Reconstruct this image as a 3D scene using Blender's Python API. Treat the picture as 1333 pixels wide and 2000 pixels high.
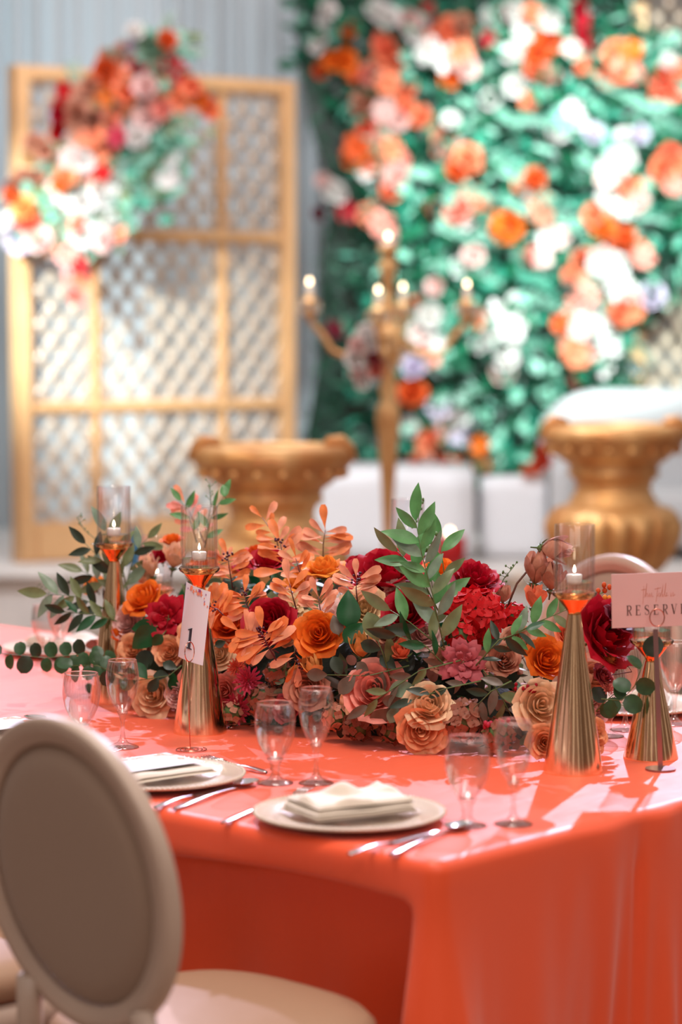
import bpy, math, random
from mathutils import Vector, Matrix, noise
from math import sin, cos, pi, radians, sqrt
random.seed(7)
R = random.Random(11)
for _o in list(bpy.data.objects): bpy.data.objects.remove(_o)
SC = bpy.context.scene
COL = SC.collection

# ------------------------------------------------------------------ camera
F = 4722.2                      # focal length in pixels of the 1333x2000 frame
CAMZ = 1.58
PITCH = math.atan(350.0/F)
cam_d = bpy.data.cameras.new('camera'); cam = bpy.data.objects.new('camera', cam_d); COL.objects.link(cam)
cam.location = (0, 0, CAMZ); cam.rotation_euler = (pi/2-PITCH, 0, 0)
cam_d.sensor_fit = 'VERTICAL'; cam_d.sensor_height = 36; cam_d.lens = 85
cam_d.clip_start = .1; cam_d.clip_end = 60
cam_d.dof.use_dof = True; cam_d.dof.focus_distance = 4.90; cam_d.dof.aperture_fstop = 1.9
SC.camera = cam

# ------------------------------------------------------------------ world, exposure
SC.view_settings.view_transform = 'Standard'; SC.view_settings.look = 'None'
SC.view_settings.gamma = 1; SC.view_settings.exposure = 0.35; SC.view_settings.use_curve_mapping = False
W = bpy.data.worlds.new('world'); SC.world = W; W.use_nodes = True
W.node_tree.nodes['Background'].inputs[0].default_value = (1.0, .86, .80, 1)
W.node_tree.nodes['Background'].inputs[1].default_value = .50

def aim(o, p):
    o.rotation_euler = (Vector(p)-o.location).to_track_quat('-Z', 'Y').to_euler()
def spot(name, loc, tgt, w, col, deg, rad=.08, blend=.5):
    l = bpy.data.lights.new(name, 'SPOT'); l.energy = w; l.color = col; l.spot_size = radians(deg); l.spot_blend = blend
    l.shadow_soft_size = rad; o = bpy.data.objects.new(name, l); COL.objects.link(o); o.location = loc; aim(o, tgt); return o
def area(name, loc, tgt, w, col, sx, sy):
    l = bpy.data.lights.new(name, 'AREA'); l.shape = 'RECTANGLE'; l.size = sx; l.size_y = sy; l.energy = w; l.color = col
    o = bpy.data.objects.new(name, l); COL.objects.link(o); o.location = loc; aim(o, tgt); return o
# stage spot behind the table, throwing the shadows of the centrepiece towards the camera
spot('stage_spot_table', (1.9, 10.4, 5.1), (.1, 4.9, .75), 1900, (.76, .73, 1.0), 44, .035, .35)
spot('stage_spot_left', (-2.3, 10.9, 4.6), (-.5, 5.0, .75), 900, (.80, .73, 1.0), 40, .035, .35)
area('front_fill', (1.2, 1.0, 4.2), (0, 4.7, .9), 38, (1.0, .87, .78), 2.2, 1.6)  # fill added above the camera to brighten the flowers, not a known fixture
area('ceiling_lamp_over', (-.1, 4.0, 4.4), (0, 4.7, .8), 75, (1.0, .90, .82), 1.2, 1.2)
area('ceiling_lamp_side', (4.2, 5.2, 3.8), (0, 5.0, .8), 8, (1.0, .88, .80), 1.6, 1.6)
area('hall_reflection_fill', (.5, -1.2, 4.7), (.5, -2.9, 1.2), 75, (1.0, .92, .84), 6, .6)  # added out of view to brighten the rear wall mirrored in the gold cones
spot('wall_wash_right', (1.6, 10.6, 4.4), (1.45, 14.9, 2.25), 2500, (.80, 1.0, .97), 38, .1, .7)
spot('wall_wash_centre', (2.8, 11.0, 3.6), (1.0, 14.9, 2.2), 800, (.90, 1.0, 1.0), 42, .1, .9)
spot('screen_wash', (-2.9, 9.6, 3.2), (-1.6, 13.4, 1.85), 2500, (.84, .98, 1.0), 25, .1, 1)
spot('curtain_wash', (-4.4, 12.4, 4.2), (-2.3, 15.5, 2.6), 230, (.45, .85, 1.0), 60, .2, .9)
area('stage_soft', (-.6, 10.4, 4.6), (-.3, 14.2, .7), 185, (.95, .96, 1.0), 4, 1)
spot('urn_warm', (-2.6, 7.4, 3.3), (-.25, 9.3, .9), 130, (1.0, .80, .50), 30, .15, .8)
spot('urn_warm_right', (-.2, 8.6, 3.4), (1.2, 10.6, .9), 130, (1.0, .80, .52), 32, .15, .8)

# ------------------------------------------------------------------ pixel helpers (used only to read real positions off the photograph)
fw = Vector((0, cos(PITCH), -sin(PITCH))); upv = Vector((0, sin(PITCH), cos(PITCH))); CAM = Vector((0, 0, CAMZ))
def ray(px, py): return fw + Vector((1, 0, 0))*((px-666.5)/F) - upv*((py-1000)/F)
def at_y(px, py, Y):
    d = ray(px, py); return CAM + d*(Y/d.y)
def at_z(px, py, z):
    d = ray(px, py); return CAM + d*((z-CAMZ)/d.z)
def m_per_px(Y): return Y/F
TC = Vector((.151, 3.74)); TA = radians(47.5)
TU = Vector((cos(TA), sin(TA))); TV = Vector((-sin(TA), cos(TA)))
TZ = .75
def tb(u, v, z=TZ):
    p = TC + TU*u + TV*v; return Vector((p.x, p.y, z))
def uv_of(p):
    q = Vector((p.x, p.y))-TC; return q.dot(TU), q.dot(TV)

# ------------------------------------------------------------------ materials
def mat(name, col, rough=.5, metal=0, spec=.5, bump=0, bscale=40, var=0, vscale=6, col2=None, sheen=0, trans=0, stretch=None, coat=0, bdist=.01):
    m = bpy.data.materials.new(name); m.use_nodes = True; n = m.node_tree.nodes; L = m.node_tree.links
    b = n['Principled BSDF']; b.inputs['Base Color'].default_value = (*col, 1); b.inputs['Roughness'].default_value = rough
    b.inputs['Metallic'].default_value = metal; b.inputs['Specular IOR Level'].default_value = spec
    b.inputs['Sheen Weight'].default_value = sheen; b.inputs['Coat Weight'].default_value = coat
    tc = n.new('ShaderNodeTexCoord'); mp = n.new('ShaderNodeMapping'); L.new(tc.outputs['Object'], mp.inputs[0])
    if stretch: mp.inputs['Scale'].default_value = stretch
    if col2 is None and var: col2 = tuple(c*(1-var) for c in col)
    mixc = None
    if col2 is not None:
        nz = n.new('ShaderNodeTexNoise'); nz.inputs['Scale'].default_value = vscale; nz.inputs['Detail'].default_value = 3
        L.new(mp.outputs[0], nz.inputs['Vector'])
        mr = n.new('ShaderNodeMapRange'); mr.inputs[1].default_value = .35; mr.inputs[2].default_value = .65; L.new(nz.outputs[0], mr.inputs[0])
        mixc = n.new('ShaderNodeMix'); mixc.data_type = 'RGBA'
        mixc.inputs[6].default_value = (*col, 1); mixc.inputs[7].default_value = (*col2, 1)
        L.new(mr.outputs[0], mixc.inputs[0]); L.new(mixc.outputs[2], b.inputs['Base Color'])
    if bump:
        nb = n.new('ShaderNodeTexNoise'); nb.inputs['Scale'].default_value = bscale; nb.inputs['Detail'].default_value = 3
        L.new(mp.outputs[0], nb.inputs['Vector'])
        bp = n.new('ShaderNodeBump'); bp.inputs['Strength'].default_value = bump; bp.inputs['Distance'].default_value = bdist
        L.new(nb.outputs[0], bp.inputs['Height']); L.new(bp.outputs[0], b.inputs['Normal'])
    if trans:
        t = n.new('ShaderNodeBsdfTranslucent'); t.inputs[0].default_value = (*col, 1)
        if mixc: L.new(mixc.outputs[2], t.inputs[0])
        ms = n.new('ShaderNodeMixShader'); ms.inputs[0].default_value = trans
        L.new(b.outputs[0], ms.inputs[1]); L.new(t.outputs[0], ms.inputs[2]); L.new(ms.outputs[0], n['Material Output'].inputs[0])
    return m
def thin_glass(name, tint=(1, 1, 1), base=.06, edge=.55, rough=.02):
    m = bpy.data.materials.new(name); m.use_nodes = True; n = m.node_tree.nodes; L = m.node_tree.links
    n.remove(n['Principled BSDF'])
    t = n.new('ShaderNodeBsdfTransparent'); t.inputs[0].default_value = (*tint, 1)
    g = n.new('ShaderNodeBsdfGlossy'); g.inputs['Roughness'].default_value = rough
    lw = n.new('ShaderNodeLayerWeight'); lw.inputs[0].default_value = .35
    mr = n.new('ShaderNodeMapRange'); mr.inputs[1].default_value = 0; mr.inputs[2].default_value = 1
    mr.inputs[3].default_value = base; mr.inputs[4].default_value = edge
    L.new(lw.outputs['Facing'], mr.inputs[0])
    ms = n.new('ShaderNodeMixShader'); L.new(mr.outputs[0], ms.inputs[0]); L.new(t.outputs[0], ms.inputs[1]); L.new(g.outputs[0], ms.inputs[2])
    L.new(ms.outputs[0], n['Material Output'].inputs[0]); return m
def solid_glass(name, tint=(1, 1, 1), ior=1.45, rough=0):
    m = bpy.data.materials.new(name); m.use_nodes = True; b = m.node_tree.nodes['Principled BSDF']
    b.inputs['Base Color'].default_value = (*tint, 1); b.inputs['Transmission Weight'].default_value = 1
    b.inputs['Roughness'].default_value = rough; b.inputs['IOR'].default_value = ior; return m
def emit(name, col, s):
    m = bpy.data.materials.new(name); m.use_nodes = True; n = m.node_tree.nodes; n.remove(n['Principled BSDF'])
    e = n.new('ShaderNodeEmission'); e.inputs[0].default_value = (*col, 1); e.inputs[1].default_value = s
    m.node_tree.links.new(e.outputs[0], n['Material Output'].inputs[0]); return m
def S(r, g, b):    # sRGB 0..255 to linear
    return tuple(((c/255+.055)/1.055)**2.4 if c > 10 else c/255/12.92 for c in (r, g, b))

M = {}
M['cloth'] = mat('coral_satin', S(242, 84, 34), .46, spec=.55, bump=.10, bscale=5, bdist=.02, stretch=(1, 3, 1), sheen=.25)
M['chair_paint'] = mat('chair_paint', S(190, 168, 152), .42, var=.06, vscale=9)
M['chair_fabric'] = mat('chair_fabric', S(154, 132, 115), .75, bump=.25, bscale=260, bdist=.002, sheen=.2)
M['seat_vinyl'] = mat('seat_vinyl', S(168, 134, 108), .5, bump=.05, bscale=30)
M['plate'] = mat('charger_glass', S(212, 194, 174), .22, spec=.7, bump=.55, bscale=260, bdist=.002, coat=.4)
M['napkin'] = mat('napkin_cotton', S(214, 200, 184), .85, bump=.2, bscale=220, bdist=.002)
M['paper'] = mat('card_paper', S(226, 228, 238), .6)
M['blush'] = mat('blush_card', S(192, 190, 180), .8, spec=.2)
M['ink'] = mat('dark_ink', S(44, 52, 66), .6)
M['brown_ink'] = mat('brown_ink', S(92, 60, 52), .6)
M['rose_ink'] = mat('rose_gold_ink', S(206, 132, 106), .5)
M['print_peach'] = mat('print_peach', S(240, 150, 120), .7); M['print_plum'] = mat('print_plum', S(160, 80, 150), .7)
M['gold'] = mat('mirror_gold', S(250, 218, 180), .13, metal=1, bump=.10, bscale=70, bdist=.002, stretch=(1, 1, .012))
M['rose_gold'] = mat('rose_gold_wire', S(206, 140, 122), .22, metal=1)
M['steel'] = mat('cutlery_steel', S(214, 212, 214), .16, metal=1)
M['mauve_metal'] = mat('mauve_metal', S(150, 124, 124), .3, metal=.8)
M['glass'] = thin_glass('bowl_glass', (.97, .97, .97), .05, .5)
M['hglass'] = thin_glass('hurricane_glass', (.97, .97, .98), .03, .36)
M['foot_glass'] = thin_glass('foot_glass', (.98, .98, .98), .10, .62)
M['stem_glass'] = solid_glass('stem_glass')
M['water'] = thin_glass('candle_water', (1.0, .93, .80), .16, .7, .04)
M['dish_gold'] = mat('dish_copper_gold', S(236, 160, 96), .1, metal=1, bump=.05, bscale=60)
M['wax'] = mat('white_wax', S(250, 240, 226), .4, trans=.3)
M['flame'] = emit('flame', (1, .80, .52), 16); M['bulb'] = emit('warm_flame', (1, .72, .45), 9)
M['antique'] = mat('antique_gold', S(236, 194, 136), .40, metal=.35, bump=.3, bscale=9, col2=S(196, 136, 82), vscale=5, bdist=.02)
M['screen_gold'] = mat('screen_gold', S(222, 176, 126), .42, metal=.2, var=.15, vscale=3)
M['lattice'] = mat('lattice_champagne', S(192, 174, 156), .35, metal=.3)
M['backing'] = mat('screen_backing', S(206, 200, 194), .8)
M['curtain'] = mat('curtain', S(190, 196, 200), .7, var=.12, vscale=5, stretch=(3, 1, .1))
M['white'] = mat('stage_white', S(226, 228, 232), .35); M['sofa'] = mat('sofa_leather', S(188, 190, 192), .45, bump=.1, bscale=8)
M['bench'] = mat('bench_vinyl', S(226, 228, 232), .4, bump=.08, bscale=8); M['carpet'] = mat('carpet', S(150, 128, 112), .95, bump=.3, bscale=90, var=.25, vscale=3)
M['red_glass'] = mat('red_glass', S(190, 20, 24), .1, trans=.4); M['blue'] = mat('blue_glaze', S(40, 90, 120), .25)
M['hall'] = mat('hall_wall', S(150, 128, 112), .7, var=.15, vscale=1); M['reflection_panel'] = mat('hall_reflection_panel', S(244, 238, 228), .6); M['plaster'] = mat('plaster', S(170, 170, 172), .8)
M['crystal'] = solid_glass('crystal', (1, .96, .9), 1.5)
M['moss'] = mat('dark_moss', S(26, 34, 24), .9, var=.4, vscale=30, bump=.5, bscale=60)
M['wood'] = mat('plywood', S(150, 110, 76), .6, var=.2, vscale=8)
M['stem_green'] = mat('stem_green', S(86, 108, 60), .5); M['stem_brown'] = mat('stem_brown', S(96, 62, 48), .6)
M['stem_plum'] = mat('stem_plum', S(84, 30, 40), .5); M['berry'] = mat('berry_plum', S(70, 20, 46), .25)
PC = {'orange': (244, 122, 34), 'dorange': (222, 84, 22), 'amber': (246, 150, 56), 'crimson': (182, 8, 36), 'red': (206, 16, 24), 'wine': (110, 8, 34),
      'cream': (250, 212, 172), 'peach': (246, 180, 134), 'coral': (252, 146, 106), 'beige': (238, 206, 160), 'dusty': (206, 142, 116), 'brown': (158, 98, 78),
      'pink': (244, 156, 140), 'hotpink': (206, 58, 84), 'mauve': (184, 84, 92), 'blush': (244, 206, 200), 'white': (242, 236, 232), 'tulip': (240, 176, 104),
      'skin': (248, 196, 158), 'scoral': (236, 96, 70), 'lilac': (220, 206, 226), 'sorange': (222, 92, 40)}
for k, v in PC.items():
    M[k] = mat('petal_'+k, S(*v), .6, spec=.3, trans=.22, col2=tuple(c*.80 for c in S(*v)), vscale=3)
LC = {'olive': (112, 126, 82), 'green': (88, 146, 82), 'deep': (18, 84, 42), 'dark': (42, 58, 40), 'sage': (122, 148, 122), 'greybrown': (104, 90, 76),
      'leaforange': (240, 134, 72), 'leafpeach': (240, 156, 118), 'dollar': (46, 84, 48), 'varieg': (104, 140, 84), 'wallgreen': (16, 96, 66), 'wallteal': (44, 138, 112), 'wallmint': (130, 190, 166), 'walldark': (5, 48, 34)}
for k, v in LC.items():
    M[k] = mat('leaf_'+k, S(*v), .4, spec=.5, trans=.15, col2=tuple(c*.75 for c in S(*v)), vscale=2.5)

# ------------------------------------------------------------------ mesh builder
class MB:
    def __init__(s): s.v = []; s.f = []
    def add(s, vs, fs):
        o = len(s.v); s.v += [tuple(p) for p in vs]; s.f += [tuple(i+o for i in f) for f in fs]
    def grid(s, fn, nu, nv, close_u=False):
        o = len(s.v)
        for i in range(nu if close_u else nu+1):
            for j in range(nv+1): s.v.append(tuple(fn(i/nu, j/nv)))
        n = nu if close_u else nu+1
        for i in range(nu):
            a = i; b = (i+1) % n
            for j in range(nv): s.f.append((o+a*(nv+1)+j, o+b*(nv+1)+j, o+b*(nv+1)+j+1, o+a*(nv+1)+j+1))
    def lathe(s, prof, c=(0, 0, 0), n=32, cap=True, mod=None):
        o = len(s.v); c = Vector(c)
        for (r, z) in prof:
            for k in range(n):
                a = 2*pi*k/n; rr = r*(mod(a, r, z) if mod else 1)
                s.v.append((c.x+rr*cos(a), c.y+rr*sin(a), c.z+z))
        for i in range(len(prof)-1):
            for k in range(n):
                k2 = (k+1) % n; s.f.append((o+i*n+k, o+i*n+k2, o+(i+1)*n+k2, o+(i+1)*n+k))
        if cap:
            if prof[0][0] > 1e-5: s.f.append(tuple(o+k for k in range(n))[::-1])
            if prof[-1][0] > 1e-5: s.f.append(tuple(o+(len(prof)-1)*n+k for k in range(n)))
    def box(s, lo, hi, mtx=None):
        vs = [Vector((x, y, z)) for x in (lo[0], hi[0]) for y in (lo[1], hi[1]) for z in (lo[2], hi[2])]
        if mtx: vs = [mtx @ p for p in vs]
        s.add(vs, [(0, 1, 3, 2), (4, 6, 7, 5), (0, 4, 5, 1), (2, 3, 7, 6), (0, 2, 6, 4), (1, 5, 7, 3)])
    def tube(s, pts, r, n=6, closed=False):
        pts = [Vector(p) for p in pts]; m = len(pts); o = len(s.v)
        rs = r if isinstance(r, (list, tuple)) else [r]*m
        ref = Vector((0, 0, 1))
        for i, p in enumerate(pts):
            a = pts[(i-1) % m] if (closed or i > 0) else p; b = pts[(i+1) % m] if (closed or i < m-1) else p
            t = (b-a); t = t.normalized() if t.length > 1e-9 else Vector((0, 0, 1))
            x = t.cross(ref)
            if x.length < .05: x = t.cross(Vector((0, 1, 0)))
            x.normalize(); y = t.cross(x)
            for k in range(n):
                q = p + (x*cos(2*pi*k/n)+y*sin(2*pi*k/n))*rs[i]; s.v.append(tuple(q))
        for i in range(m if closed else m-1):
            j = (i+1) % m
            for k in range(n): s.f.append((o+i*n+k, o+i*n+(k+1) % n, o+j*n+(k+1) % n, o+j*n+k))
        if not closed:
            s.f.append(tuple(o+k for k in range(n))[::-1]); s.f.append(tuple(o+(m-1)*n+k for k in range(n)))
    def ball(s, c, r, nu=8, nv=6, sc=(1, 1, 1)):
        prof = [(max(1e-6, sin(pi*i/nv))*r, -cos(pi*i/nv)*r) for i in range(nv+1)]
        o = len(s.v); s.lathe(prof, (0, 0, 0), nu, cap=False)
        for i in range(o, len(s.v)):
            x, y, z = s.v[i]; s.v[i] = (c[0]+x*sc[0], c[1]+y*sc[1], c[2]+z*sc[2])
    def rbox(s, lo, hi, r=.02, n=3):   # box with rounded edges via superellipsoid shells
        c = [(a+b)/2 for a, b in zip(lo, hi)]; h = [(b-a)/2 for a, b in zip(lo, hi)]
        nu, nv = 8*n, 4*n; o = len(s.v)
        def sp(a, b):
            a -= .5
            th = a*2*pi; ph = (b-.5)*pi
            d = Vector((cos(ph)*cos(th), cos(ph)*sin(th), sin(ph)))
            k = 1/max(abs(d.x), abs(d.y), abs(d.z)); q = d*k
            inner = [max(0, hh-r) for hh in h]
            p = Vector([q[i]*inner[i] for i in range(3)]) + d*r
            # push to the true rounded box
            return Vector(c)+p
        s.grid(sp, nu, nv, close_u=True)
    def mesh(s, name, smooth=True):
        me = bpy.data.meshes.new(name); me.from_pydata(s.v, [], s.f)
        if smooth: me.polygons.foreach_set('use_smooth', [True]*len(me.polygons))
        me.update(); return me
def obj(name, mb, m, parent=None, smooth=True, loc=None, mtx=None, **kw):
    me = mb.mesh(name, smooth) if isinstance(mb, MB) else mb
    if m is not None and len(me.materials) == 0: me.materials.append(M[m] if isinstance(m, str) else m)
    o = bpy.data.objects.new(name, me); COL.objects.link(o)
    if parent: o.parent = parent
    if mtx is not None: o.matrix_local = mtx
    if loc is not None: o.location = loc
    for k, v in kw.items(): o[k] = v
    return o
def sharp(o, ang=35):
    o.data.set_sharp_from_angle(angle=radians(ang)); return o
def thing(name, label, cat, loc=(0, 0, 0), rz=0, group=None):
    o = bpy.data.objects.new(name, None); COL.objects.link(o); o.location = loc; o.rotation_euler = (0, 0, rz)
    o['label'] = label; o['category'] = cat
    if group: o['group'] = group
    return o
def tag(o, label, cat, group=None):
    o['label'] = label; o['category'] = cat
    if group: o['group'] = group
    return o
def dup(root, loc, rz, label, group=None):
    r = root.copy(); COL.objects.link(r); r.location = loc; r.rotation_euler = (0, 0, rz); r['label'] = label
    if group: r['group'] = group
    for ch in list(root.children):
        c = ch.copy(); COL.objects.link(c); c.parent = r
        for g in ch.children:
            d = g.copy(); COL.objects.link(d); d.parent = c
    return r

# ------------------------------------------------------------------ setting
f = MB(); f.box((-7, -3, -.05), (7, 17, 0)); obj('floor', f, 'carpet', smooth=False, kind='structure')
f = MB(); f.box((-7, 16.2, 0), (7, 16.3, 6)); obj('wall_back', f, 'plaster', smooth=False, kind='structure')
f = MB()
f.box((-6, 12.8, 0), (6, 16.2, .285)); f.box((-6, 12.75, .285), (6, 16.2, .30))
obj('trim_1', f, 'white', smooth=False, kind='structure')
f = MB(); f.box((-7.1, -3, 0), (-7, 16.3, 5)); obj('wall_left', f, 'hall', smooth=False, kind='structure')
f = MB(); f.box((7, -3, 0), (7.1, 16.3, 5)); obj('wall_right', f, 'hall', smooth=False, kind='structure')
f = MB(); f.box((-7, -3.1, 0), (7, -3, 5)); obj('wall_front', f, 'hall', smooth=False, kind='structure')
n_ = 0
for k in range(5):  # unseen pale panels added to give the gold cones light bands to reflect
    n_ += 1; f = MB(); f.box((-5.6+k*2.8-.35, -3.0, 0), (-5.6+k*2.8+.35, -2.9, 4.6)); obj('trim_%d' % (n_+1), f, 'reflection_panel', smooth=False, kind='structure')
for sx in (-1, 1):  # more of the added reflector panels, along both side walls
    for k in range(4):
        n_ += 1; f = MB(); f.box((min(sx*7, sx*6.9), .5+k*3.2, 0), (max(sx*7, sx*6.9), 1.3+k*3.2, 4.6)); obj('trim_%d' % (n_+1), f, 'reflection_panel', smooth=False, kind='structure')
# pleated curtain in widths, each its own cloth
for k in range(1, 8):
    x0 = -5.2+k*1.02
    c = MB()
    def cf(a, b, x0=x0, k=k):
        x = x0+a*1.015; ph = x*2*pi/.13
        amp = .028*(1+.5*sin(x*3.1+k)); return (x+.01*sin(ph*.5+b*2), 15.75+amp*sin(ph)+.02*sin(x*7), .3+b*5.2)
    c.grid(cf, 130, 4)
    o = obj('stage_curtain', c, 'curtain')
    lb = {1: 'pale grey pleated curtain width at the outer left end of the stage', 2: 'bluish pleated curtain width at the left edge behind the gold screen', 3: 'pale pleated curtain width rising behind the flower swag', 4: 'grey pleated curtain width between the gold screen and the flower wall'}.get(k, 'pale grey pleated curtain width hidden behind the green flower wall')
    tag(o, lb, 'curtain', 'curtain widths behind the flower wall' if k > 4 else 'curtain widths at the left')

# ------------------------------------------------------------------ flowers and leaves kit
def petal(mb, phi, hw, r, h, flare=0, drop=0, twist=.08, ruf=0, ns=4, nt=5, close=0, seed=0):
    rr_ = random.Random(seed); po = rr_.uniform(0, 6)
    def fn(a, b):
        s_ = a*2-1; t = b
        w = max(.12, sin(pi*(.10+.80*t)))**.55
        ang = phi+s_*hw*w
        rad = r*sin(min(t*1.45, 1)*pi/2)
        k = max(0, (t-.55)/.45)
        rad += flare*r*k*k - close*r*k + twist*s_*r
        z = h*(t**.95) - h*drop*k**2 - h*.16*(abs(s_)**2.2)*t
        rad += ruf*r*sin(s_*5+po)*t*t; z += ruf*h*.6*cos(s_*6+po*2)*t*t
        return (rad*cos(ang), rad*sin(ang), z)
    mb.grid(fn, ns, nt)
def make_kit(kind, seed):
    """returns (core MB, [outer petal MBs]); unit flower radius about 1, opening along +z"""
    q = random.Random(seed); core = MB(); outs = []
    def layer(n, r, h, hw, fl, dr, off=0, outer=False, ruf=0, close=0, ns=4, nt=5, z0=0):
        for i in range(n):
            phi = 2*pi*i/n+off+q.uniform(-.12, .12); t = MB() if outer else core
            petal(t, phi, hw*q.uniform(.9, 1.1), r*q.uniform(.94, 1.06), h*q.uniform(.93, 1.07), fl*q.uniform(.7, 1.3), dr*q.uniform(.7, 1.3), .07, ruf, ns, nt, close, q.random())
            if outer: outs.append(t)
    if kind == 'rose':
        layer(2, .10, 1.0, 1.9, 0, 0); layer(3, .22, 1.03, 1.35, .03, 0, .5); layer(4, .36, 1.03, 1.1, .06, .0, .2)
        layer(5, .52, 1.0, .92, .12, .05, .9); layer(5, .68, .95, .9, .2, .12, .3)
        layer(6, .84, .84, .80, .30, .25, .1, True, .025)
    elif kind == 'peony':
        layer(5, .16, .88, .95, .05, 0, ruf=.05); layer(6, .34, .98, .8, .08, .02, .4, ruf=.06); layer(7, .54, .98, .68, .14, .06, .1, ruf=.06)
        layer(7, .74, .88, .66, .22, .14, .5, ruf=.05); layer(7, .94, .66, .62, .28, .22, .2, True, .05)
    elif kind == 'bud':
        layer(2, .12, 1.35, 1.9, 0, 0, close=.2); layer(3, .28, 1.4, 1.3, .05, 0, close=.2); layer(3, .42, 1.38, 1.1, .1, .02, .6, close=.05)
        layer(4, .55, 1.2, .95, .22, .06, .2, True, .02)
    elif kind == 'tulip':
        layer(3, .3, 1.5, 1.15, 0, 0, close=.5); layer(3, .45, 1.5, 1.0, 0, 0, 1.0, close=.35)
        layer(4, .58, 1.35, .85, .1, .05, .3, True, .02)
    elif kind == 'dahlia':
        for li in range(6):
            n = 6+li*2; layer(n, .2+li*.14, .75-.08*li, 1.9/n, .15+.05*li, .1, li*.4, li == 5, ns=2, nt=4)
    elif kind == 'open':
        layer(5, .35, .7, .55, .5, .3, ruf=.1); layer(6, .6, .6, .55, .5, .3, .5, ruf=.1); layer(7, .85, .42, .5, .4, .3, .2, True, .1)
        for i in range(16):
            a = q.uniform(0, 6.28); r_ = q.uniform(0, .2); core.ball((r_*cos(a), r_*sin(a), .45+q.uniform(0, .12)), .035, 5, 4)
    return core, outs
KITS = {}
def kit(kind, col, var):
    key = (kind, col, var)
    if key not in KITS:
        core, outs = make_kit(kind, hash_(kind, var))
        cm = core.mesh('petals'); cm.materials.append(M[col]); om = []
        for t in outs:
            me = t.mesh('petal'); me.materials.append(M[col]); om.append(me)
        KITS[key] = (cm, om)
    return KITS[key]
def hash_(s, v): return sum(ord(c)*(i+3) for i, c in enumerate(s))*7+v*131
cal = MB()
for i in range(5):
    a = 2*pi*i/5
    cal.grid(lambda u, v, a=a: ((.12+.45*v)*cos(a+(u-.5)*.7*(1-v)), (.12+.45*v)*sin(a+(u-.5)*.7*(1-v)), -.04+.25*v*v), 2, 3)
cal.lathe([(.04, -.5), (.05, -.2), (.2, -.06), (.22, .05)], n=8)
CAL = cal.mesh('calyx'); CAL.materials.append(M['stem_green'])
fl_ = MB()
for i in range(4):
    a = i*pi/2
    fl_.grid(lambda u, v, a=a: ((.06+v*.95)*cos(a)-(u-.5)*1.1*sin(pi*min(1, .15+v*.8))*sin(a), (.06+v*.95)*sin(a)+(u-.5)*1.1*sin(pi*min(1, .15+v*.8))*cos(a), .25*v*v-.12*abs(u-.5)), 2, 3)
FLORET = {}
def floret(col):
    if col not in FLORET:
        me = fl_.mesh('floret'); me.materials.append(M[col]); FLORET[col] = me
    return FLORET[col]
def basis(n, roll=0, s=1.0, loc=(0, 0, 0)):
    n = Vector(n).normalized(); x = n.cross(Vector((0, 0, 1)));
    if x.length < .05: x = Vector((1, 0, 0))
    x.normalize(); y = n.cross(x)
    x, y = x*cos(roll)+y*sin(roll), y*cos(roll)-x*sin(roll)
    s3 = s if isinstance(s, (tuple, list)) else (s, s, s)
    m = Matrix((x*s3[0], y*s3[1], n*s3[2])).transposed().to_4x4(); m.translation = Vector(loc); return m
FN = {'rose': 'rose', 'peony': 'peony', 'bud': 'rosebud', 'tulip': 'tulip', 'dahlia': 'dahlia', 'open': 'open_blossom', 'cluster': 'hydrangea'}
FIB = [(lambda i, n: (i, n))]
def add_flower(parent, base, kind, col, p, n, rad, detail=True, ncl=44):
    """p = centre of the flower in the parent's space, n = opening direction, rad = radius in metres"""
    p = Vector(p); n = Vector(n).normalized()
    if kind == 'cluster':
        c = MB(); c.ball((0, 0, 0), .72, 8, 6)
        o = obj(FN[kind], c, 'stem_green', parent, mtx=basis(n, R.uniform(0, 6), rad, p))
        me = floret(col); k = 0
        for i in range(ncl):
            z = 1-1.35*(i+.5)/ncl; a = i*2.39996; r = sqrt(max(0, 1-z*z)); d = Vector((r*cos(a), r*sin(a), z))
            d2 = (d+Vector((R.uniform(-.3, .3), R.uniform(-.3, .3), R.uniform(-.3, .3)))).normalized()
            obj('floret', me, None, o, mtx=basis(d2, R.uniform(0, 6), .30*R.uniform(.8, 1.15), d*.76))
        return o
    cm, om = kit(kind, col, R.randrange(2))
    zc = {'rose': .45, 'peony': .4, 'bud': .65, 'tulip': .7, 'dahlia': .3, 'open': .2}[kind]
    m = basis(n, R.uniform(0, 6.28), rad, p-n*rad*zc)
    o = obj(FN[kind], cm, None, parent, mtx=m)
    if detail:
        for me in om: obj('petal', me, None, o)
        obj('calyx', CAL, None, o)
    else:
        pass
    return o
def leaf_mesh(kind):
    mb = MB()
    asp = {'lance': .185, 'round': .44, 'paddle': .17, 'ovate': .33, 'frond': .10, 'spoon': .32}[kind]
    nu, nv = (3, 8) if kind != 'frond' else (2, 4)
    if kind in ('lance', 'ovate', 'paddle'): nu = 4
    def fn(a, b):
        s_ = a*2-1; t = b
        if kind == 'lance': w = sin(pi*t**.85)**.9
        elif kind == 'round': w = sqrt(max(0, 1-(2*t-1)**2))
        elif kind == 'paddle': w = sin(pi*min(1, (t*.93)**1.9*1.0))**.75 if t > 0 else 0
        elif kind == 'spoon': w = sin(pi*t**1.3)**.7
        elif kind == 'ovate': w = sin(pi*t**.72)**.85
        else: w = sin(pi*t)
        w = max(w, .02)*asp
        return (t, s_*w, .14*t*t*-1 + .22*abs(s_)*w + (.01*sin(9*t+s_) if kind != 'frond' else 0))
    mb.grid(fn, nu, nv)
    return mb
LM = {}
def leafm(kind, col):
    if (kind, col) not in LM:
        me = leaf_mesh(kind).mesh('leaf'); me.materials.append(M[col]); LM[(kind, col)] = me
    return LM[(kind, col)]
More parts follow.
